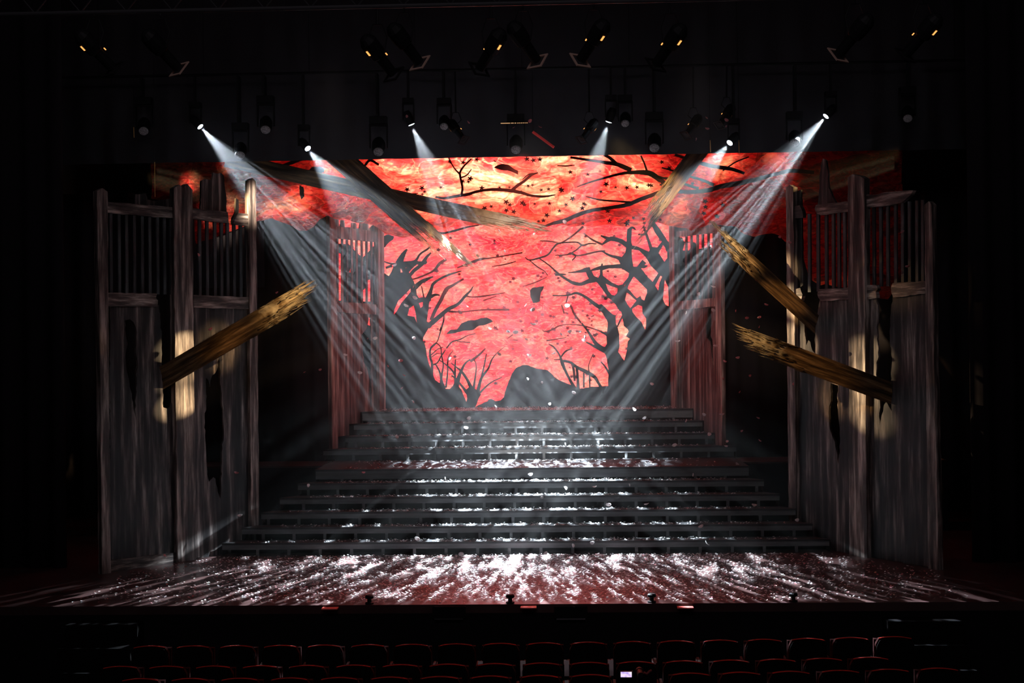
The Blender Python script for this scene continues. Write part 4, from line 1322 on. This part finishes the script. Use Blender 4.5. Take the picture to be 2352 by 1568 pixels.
PW, PPK = petal_mesh('falling_petal', M_petal), petal_mesh('falling_petal_dimmed', M_petalp)  # petals outside the beams get a dim pink colour in place of shade
rnd = random.Random(77)
bright = [(1099, 498), (1298, 510), (1147, 532), (1158, 576), (1096, 588), (1228, 538), (1244, 579), (950, 660), (907, 609), (1069, 611), (952, 684), (932, 702), (1072, 703), (1056, 717), (1208, 701), (1302, 702), (1224, 711), (1224, 745), (1125, 755), (1167, 761), (1184, 763), (1208, 780), (1215, 816), (1272, 812), (1308, 762), (1287, 767), (1333, 762), (1341, 781), (1345, 773),
          (950, 777), (861, 777), (793, 815), (826, 856), (1035, 824), (1147, 813), (1637, 659), (1634, 568), (1637, 712), (1577, 718), (1607, 675), (1556, 784), (1645, 795), (1498, 882), (1211, 870), (1244, 879), (1318, 902), (1262, 928), (1138, 934), (948, 923), (552, 1184), (738, 1181), (707, 1115), (912, 1003), (1070, 982), (1078, 960), (1160, 1161),
          (1218, 1090), (1297, 1090), (1298, 1121), (1246, 1142), (1366, 1118), (1398, 1159), (1486, 1158), (1445, 1114), (1306, 1191), (1316, 1190), (1359, 1247), (1315, 1253), (1254, 1270), (1058, 1272), (958, 1237), (1549, 1209), (1610, 1209), (1623, 1248), (1680, 1147), (1720, 1108), (1593, 1090), (1692, 1066), (1298, 1022), (1549, 1022), (1380, 1030), (1658, 952), (1630, 998),
          (1712, 1175), (1732, 1160), (1830, 1080 + 115), (1577, 966), (1616, 952), (1667, 1025), (1671, 1014), (1455, 940), (1480, 960), (1022, 1100), (830, 1170)]
dim = [(637, 672), (845, 778), (927, 862), (700, 855), (735, 849), (920, 828), (924, 891), (890, 840), (1135, 360 + 10), (862, 338), (935, 268), (1075, 281), (1217, 278), (1181, 293), (1240, 292), (1622, 271), (1669, 276), (1624, 296), (1669, 290), (1600, 320), (1744, 729), (1745, 750), (1691, 714), (1715, 730), (1665, 830), (1694, 822), (1722, 863), (1823, 882), (1705, 990),
       (1745, 1012), (2085, 612), (2073, 532), (1790, 545), (1812, 557), (455, 585), (484, 756), (543, 1086), (378, 1277), (1760, 700), (1700, 900), (1660, 870), (1740, 960), (835, 1085)]
for lst, isb in ((bright, 1), (dim, 0)):
    for x, y in lst:
        Y = rnd.uniform(21.5, 24.6) if y < 560 or y > 1060 else rnd.uniform(22.5, 25.6)
        if y > 1240: Y = rnd.uniform(20.8, 22.2)
        if x < 600 or x > 1800: Y = rnd.uniform(20.0, 21.0)
        p = PY(x, y, Y)
        o = bpy.data.objects.new('falling_petal', PW if isb else PPK)
        COL.objects.link(o)
        o.location = p
        s = rnd.uniform(.85, 1.25) if isb else rnd.uniform(.7, 1.0)
        o.scale = (s, s, s)
        o.rotation_euler = (rnd.uniform(.5, 1.5), rnd.uniform(-.6, .6), rnd.uniform(0, 6.28))
        if isb: tag(o, 'small white petal falling through the haze over the stage', 'petal', 'white petals falling over the stage')
        else: tag(o, 'small petal painted dim pink for shade, falling in the dark parts of the stage', 'petal', 'petals painted dim pink for shade, falling over the stage')


def petals_on(name, label, n, gen, seed, m, s=.019):
    rnd = random.Random(seed)
    mb = MB()
    for _ in range(n):
        q = gen(rnd)
        if q is None: continue
        x, y, z = q
        a = rnd.uniform(0, 6.28)
        r1, r2 = s * rnd.uniform(.7, 1.3), s * rnd.uniform(.5, .9)
        lift = rnd.uniform(.002, .022)
        tx, ty = rnd.uniform(-.5, .5), rnd.uniform(-.7, .45)
        V = []
        for k in range(6):
            w = k * math.pi / 3
            u, v = r1 * math.cos(w), r2 * math.sin(w)
            X, Y_ = u * math.cos(a) - v * math.sin(a), u * math.sin(a) + v * math.cos(a)
            V.append((x + X, y + Y_, z + max(.001, lift + tx * X + ty * Y_)))
        V.append((x, y, z + max(.001, lift - .004)))
        mb.add(V, [(k, (k + 1) % 6, 6) for k in range(6)])
    o = mb.build(name, m)
    tag(o, label, 'petals', kind='stuff')
    return o


def on_floor(r):
    x = r.gauss(-.1, 3.1)
    y = 18.2 + 4.2 * r.random() ** .9
    if abs(x) > 6.4: return None
    # stay on the stage side of the walls
    if y > 20.6 and (x < wallx(WL, y, .25) or x > wallx(WR, y, .25)): return None
    return (x, y, 0)


def on_treads(r):
    k = r.randrange(11)
    if k < 6:
        i = k
        y = ST_Y + i * ST_T + (r.random() ** 1.6) * (ST_T if i < 5 else 1.8)
        a, b = xl1(y) + .35 + .1, xr1(y) - .45
        z = ST_R * (i + 1)
        if r.random() < .3 and i == 5: y = 25.9 - r.random() * .3
    else:
        i = min(3, k - 6)
        y = UP_Y + i * UP_T + (r.random() ** 1.6) * (UP_T if i < 3 else 1.4)
        a, b = xl2(UP_Y + i * UP_T) + .25, xr2(UP_Y + i * UP_T) - .2
        if i == 0: a, b = a + .5, b - .5
        z = LZ + UP_R * (i + 1) + .001
    x = min(b, max(a, r.gauss((a + b) / 2 - .2, (b - a) * .3)))
    if x in (a, b): x = r.uniform(a, b)
    return (x, y, z)


petals_on('scattered_petals', 'white petals strewn over the front stage floor', 10500, on_floor, 1, M_petal)
petals_on('scattered_petals', 'white petals strewn along the stair treads', 5200, on_treads, 2, M_petal)
petals_on('scattered_pink_petals', 'pink and red petals strewn among the white ones on the floor', 1400, on_floor, 3, M_petalp)

# ------------------------------------------------------------------ stage front edge fittings
drape('light_block_drape', 'added black drape blocking light, unseen behind the red border cloth at left', -7.3, PY(600, 440, 26.6).x - .02, 26.9, 4.9, 12.95, .03, .5)  # unseen drapes added to keep backdrop glow off the border sides
drape('light_block_drape', 'added black drape blocking light, unseen behind the red border cloth at right', PY(1812, 440, 26.6).x + .05, 7.3, 26.9, 4.7, 12.95, .03, .5)
for x, lab in ((PY(600, 440, 26).x, 'added black flap blocking light, unseen behind the red border cloth at left'), (PY(1812, 440, 26).x, 'added black flap blocking light, unseen behind the red border cloth at right')):
    mb = MB()
    mb.box((x, 25.98, 6.35), (x + .02, 26.85, 8.3))  # unseen flap added to stop lamp light spreading sideways
    mb.tube([(x + .01, 26.1, 8.3), (x + .01, 26.1, 12.95)], .01, 5)
    tag(mb.build('light_block_flap', M_black, origin=(x, 26, 6.35)), lab, 'light blocker')
mb = MB()
mb.box((-5.2, 28.78, .001), (5.2, 28.8, 2.2))  # flat added to stop backdrop glow showing through the stairs
tag(mb.build('glow_block_flat', M_black), 'added low black flat behind the top of the stairs, blocking backdrop glow', 'masking flat')
for x, y, lab in ((845, 1391, 'small black floor fitting at the stage edge, farthest left of four'), (1172, 1384, 'small black floor fitting at the stage edge near the centre'), (1497, 1383, 'small black floor fitting at the stage edge right of the centre'), (1822, 1381, 'small black floor fitting at the stage edge, farthest right of four')):
    p = PZ(x, y, 0)
    p.y = 18.16
    t = thing('floor_microphone', lab, 'stage fitting', (p.x, p.y, 0))
    mb = MB()
    mb.lathe([(.06, .0), (.06, .02), (.03, .025), (.03, .07)], 12, Matrix.Translation((p.x, p.y, 0)))
    mb.build('base', M_metal, t)
    mb = MB()
    mb.lathe([(.035, .07), (.06, .08), (.06, .11), (.045, .125)], 12, Matrix.Translation((p.x, p.y, 0)))
    mb.build('head', M_metal, t)
M_lip = mat('red_light_ledge', (.55, .12, .1), .5)  # red light caught on the ledges is put into their colour
for x, lab in ((758, 'narrow ledge with painted red light on the stage front at left'), (1214, 'narrow ledge with painted red light on the stage front at the centre'), (1574, 'narrow ledge with painted red light on the stage front at right')):
    p = PY(x, 1396 if x < 1000 else 1393.5, 18.0)
    mb = MB()
    mb.box((p.x - .11, 17.93, p.z - .012), (p.x + .11, 18.078, p.z + .003))
    tag(mb.build('stage_ledge', M_lip, origin=p), lab, 'ledge')
for x, lab in ((1031, 'faint dark hatch panel on the stage front, left one'), (1311, 'faint dark hatch panel with a pale lower lip on the stage front, right one')):
    p = PY(x, 1406, 18.05)
    t = thing('hatch_panel', lab, 'panel', (p.x, 18.05, p.z))
    mb = MB()
    mb.box((p.x - .23, 18.05, p.z - .08), (p.x + .23, 18.078, p.z + .08))
    mb.build('door_leaf', mat('hatch_grey', (.012, .012, .013), .6, .1), t)
    mb = MB()
    mb.box((p.x - .2, 18.0, p.z - .09), (p.x + .2, 18.05, p.z - .082))
    mb.build('lip', mat('hatch_lip', (.2, .2, .21) if x > 1200 else (.07, .07, .07), .4), t)
# side access steps to the stage
for s, lab in ((-1, 'dark access steps from the auditorium to the stage at left'), (1, 'dark access steps from the auditorium to the stage at right')):
    cx = PY(240 if s < 0 else 2118, 1400, 17.9).x
    t = thing('access_steps', lab, 'steps', (cx, 17.4, -1.3))
    for i in range(4):
        mb = MB()
        y1 = 18.07 - i * .3
        mb.box((cx - .5, y1 - .3, -1.3), (cx + .5, y1 - .002, -.2 - i * .26))
        mb.build('step', mat('dark_step_carpet', (.008, .007, .007), .9, .05) if i == 0 and s < 0 else bpy.data.materials['dark_step_carpet'], t)
        mb = MB()
        mb.box((cx - .5, y1 - .305, -.2 - i * .26 + .001), (cx + .5, y1 - .285, -.196 - i * .26))
        mb.build('nosing', mat('step_nosing', (.012, .012, .013), .6, .1) if i == 0 and s < 0 else bpy.data.materials['step_nosing'], t)

# ------------------------------------------------------------------ auditorium seats
M_seat = mat('dark_red_seat_fabric', (.016, .002, .002), .9, .05)
M_rim = mat('red_light_seat_rim', (.75, .05, .035), .8, .1)  # stage light on the seat tops, put into a bright red rim
M_shell = mat('black_seat_shell', (.006, .005, .005), .7, .1)


def seat_proto():
    t = thing('auditorium_seat', 'dark red folding auditorium seat seen from behind', 'seat', (0, 0, 0))
    w, h = .47, .92
    n = 14

    def prof(sc_w=1.0, top=0.0):
        pts = [(-w / 2 * sc_w, .42), (-w / 2 * sc_w, h - .10 + top)]
        for i in range(n + 1):
            u = -1 + 2 * i / n
            pts.append((u * w / 2 * sc_w * (.985 if abs(u) < 1 else .97), h - .03 + .03 * (1 - u * u) - (.05 if abs(u) == 1 else 0) + top))
        pts += [(w / 2 * sc_w, h - .10 + top), (w / 2 * sc_w, .42)]
        return pts
    mb = MB()
    extrude_poly([prof()], lambda a, b, o: Vector((a, -o - (b - .42) * .16, b)), 0, .07, mb)
    bk = mb.build('backrest', M_seat, t, local=True)
    mb = MB()
    extrude_poly([prof(.96, -.02)], lambda a, b, o: Vector((a, -o - (b - .42) * .16, b)), .02, .019, mb)
    mb.build('back_shell', M_shell, bk, local=True)
    mb = MB()
    pts = [Vector((p[0], -(p[1] - .42) * .16 + .005, p[1] + .003)) for p in prof()[3:-3]]
    mb.tube(pts, .006, 6)
    mb.build('lit_rim', M_rim, bk, local=True)
    mb = MB()
    mb.box((-w / 2, .07, .40), (w / 2, .14, .86))
    mb.build('seat_cushion', M_seat, t, local=True)
    for s in (-1, 1):
        mb = MB()
        mb.box((s * .254 - .016, .072, .58), (s * .254 + .016, .34, .615))
        mb.build('armrest', M_shell, t, local=True)
    mb = MB()
    mb.box((-.2, .0, .0), (.2, .06, .42))
    mb.build('pedestal', M_shell, t, local=True)
    return t


def dup(root):
    r = root.copy()
    COL.objects.link(r)
    for ch in list(root.children):
        c = ch.copy()
        COL.objects.link(c)
        c.parent = r
        for g in list(ch.children):
            d = g.copy()
            COL.objects.link(d)
            d.parent = c
    return r


proto = seat_proto()
first = True
rows = [(16.25, 1471.5, 1351.5, 101, -10, 7, 'front row'), (15.3, 1517.5, 1353.5, 108, -10, 6, 'second row'), (14.45, 1545.5, 1356, 115, -9, 7, 'nearest row')]
for ri, (Y, yp, xc, sp, k0, k1, nm) in enumerate(rows):
    for k in range(k0, k1 + 1):
        if ri == 2 and k == 1: continue
        o = proto if first else dup(proto)
        first = False
        p = PY(xc + k * sp, yp - .012 * (k * sp), Y)
        o.location = (p.x, Y + .0045 * (p.x + .2) ** 2, p.z - .925)
        o.rotation_euler = (0, 0, (p.x + .2) * -.012)
        o['label'] = {0: 'dark red auditorium seat in the front row nearest the stage', 1: 'dark red auditorium seat in the second row from the stage', 2: 'dark red auditorium seat in the nearest row at the bottom edge'}[ri] + (', left half' if k < 0 else ', right half')
        o['group'] = 'auditorium seats in the ' + nm + (', left half' if k < 0 else ', right half')
# floor risers under the rows
for ri, (Y, yp, xc, sp, k0, k1, nm) in enumerate(rows):
    z = PY(1176, yp, Y).z - .925
    struct('floor_seating_tier_%d' % (ri + 1), (-9, Y - .42, -1.299), (9, Y + .42, z - .012), M_house)

# white cards between the seats
M_card = mat('white_card', (.95, .85, .85), .7)
for x0, x1, y0, y1, Y, lab in ((1195, 1207, 1517, 1534, 15.55, 'white card in the gap between seats, left of the tall bright one'), (1296, 1307, 1516, 1533, 15.55, 'tall pinkish white card in the gap at the middle of the second row'), (1396, 1409, 1515, 1532, 15.55, 'white card in the gap between seats just above the glowing screen'),
                            (1098, 1109, 1518, 1524, 15.55, 'small white card tip at the left end of the cards'), (1297, 1306, 1562, 1580, 14.0, 'pink white card at the very bottom edge of the picture')):
    a, b = PY(x0, y0, Y), PY(x1, y1, Y)
    mb = MB()
    mb.box((a.x, Y, b.z - .1), (b.x, Y + .003, a.z))
    tag(mb.build('paper_card', M_card, origin=(a.x, Y, b.z - .1)), lab, 'card')

# camcorder with open screen on a tripod
p = PY(1470, 1546, 13.9)
t = thing('camcorder', 'black camcorder on a tripod with glowing flip-out screen among the seats', 'camcorder', (p.x, 13.9, -1.3))
mb = MB()
mb.lathe([(.028, -.1), (.034, -.09), (.034, .06), (.042, .07), (.042, .12)], 16, Matrix.Translation((p.x, 13.9, p.z)) @ Matrix.Rotation(R(-90), 4, 'X'))
mb.build('body', M_metal, t)
s0, s1 = PY(1425.5, 1542.5, 13.85), PY(1451, 1554.5, 13.85)
mb = MB()
mb.box((s0.x - .006, 13.85, s1.z - .006), (s1.x + .012, 13.862, s0.z + .006))
mb.build('flip_screen', M_metal, t)
mb = MB()
mb.box((s0.x, 13.846, s1.z), (s1.x, 13.8495, s0.z))
m = mat('lit_camera_screen', (.5, .4, .6), .4, .5, (1, .86, 1), 1.0)
K = m.node_tree.links.new
tc = nd(m, 'ShaderNodeTexCoord')
gr = nd(m, 'ShaderNodeTexNoise', Scale=18, Detail=1)
K(tc.outputs['Object'], gr.inputs[0])
rr = ramp(m, [(.35, (.35, .25, .9)), (.5, (.9, .68, .95)), (.65, (1, .95, 1))])
K(gr.outputs[0], rr.inputs[0])
K(rr.outputs[0], m.node_tree.nodes['Principled BSDF'].inputs['Emission Color'])
mb.build('screen_glass', m, t)['label'] = 'pinkish white glowing picture'
mb = MB()
mb.tube([(p.x + .035, 13.86, p.z + .02), (p.x + .07, 13.86, p.z + .005), (p.x + .1, 13.87, p.z + .03), (p.x + .12, 13.88, p.z + .035)], .014, 8)
mb.build('hand_strap', mat('dull_red_strap', (.25, .04, .035), .6), t)
mb = MB()
mb.box((p.x - .03, 13.87, p.z - .09), (p.x + .03, 13.93, p.z - .036))
mb.tube([(p.x, 13.88, p.z - .07), (p.x + .02, 13.7, p.z - .16)], .008, 6)
mb.build('tripod_head', M_metal, t)
for k in range(3):
    a = k * 2.1 + .3
    mb = MB()
    mb.tube([(p.x, 13.9, p.z - .09), (p.x + .25 * math.cos(a), 13.9 + .25 * math.sin(a) * .5, -1.29)], .012, 6)
    mb.build('leg', M_metal, t)

# ------------------------------------------------------------------ haze
def haze(name, label, density, a, b):
    hz = bpy.data.materials.new(name)
    hz.use_nodes = True
    hz.node_tree.nodes.clear()
    o_ = nd(hz, 'ShaderNodeOutputMaterial')
    s_ = nd(hz, 'ShaderNodeVolumeScatter', Density=density, Anisotropy=.42)
    hz.node_tree.links.new(s_.outputs[0], o_.inputs['Volume'])
    mb = MB()
    mb.box(a, b)
    tag(mb.build(name, hz), label, 'haze', kind='stuff')


haze('stage_haze', 'smoke haze hanging in the upper air of the stage', .0076, (-6.9, 18.3, 1.9), (6.8, 28.7, 8.5))
haze('floor_haze', 'thin smoke haze over the floor and lower stairs', .003, (-6.9, 18.3, .004), (6.8, 28.7, 1.899))
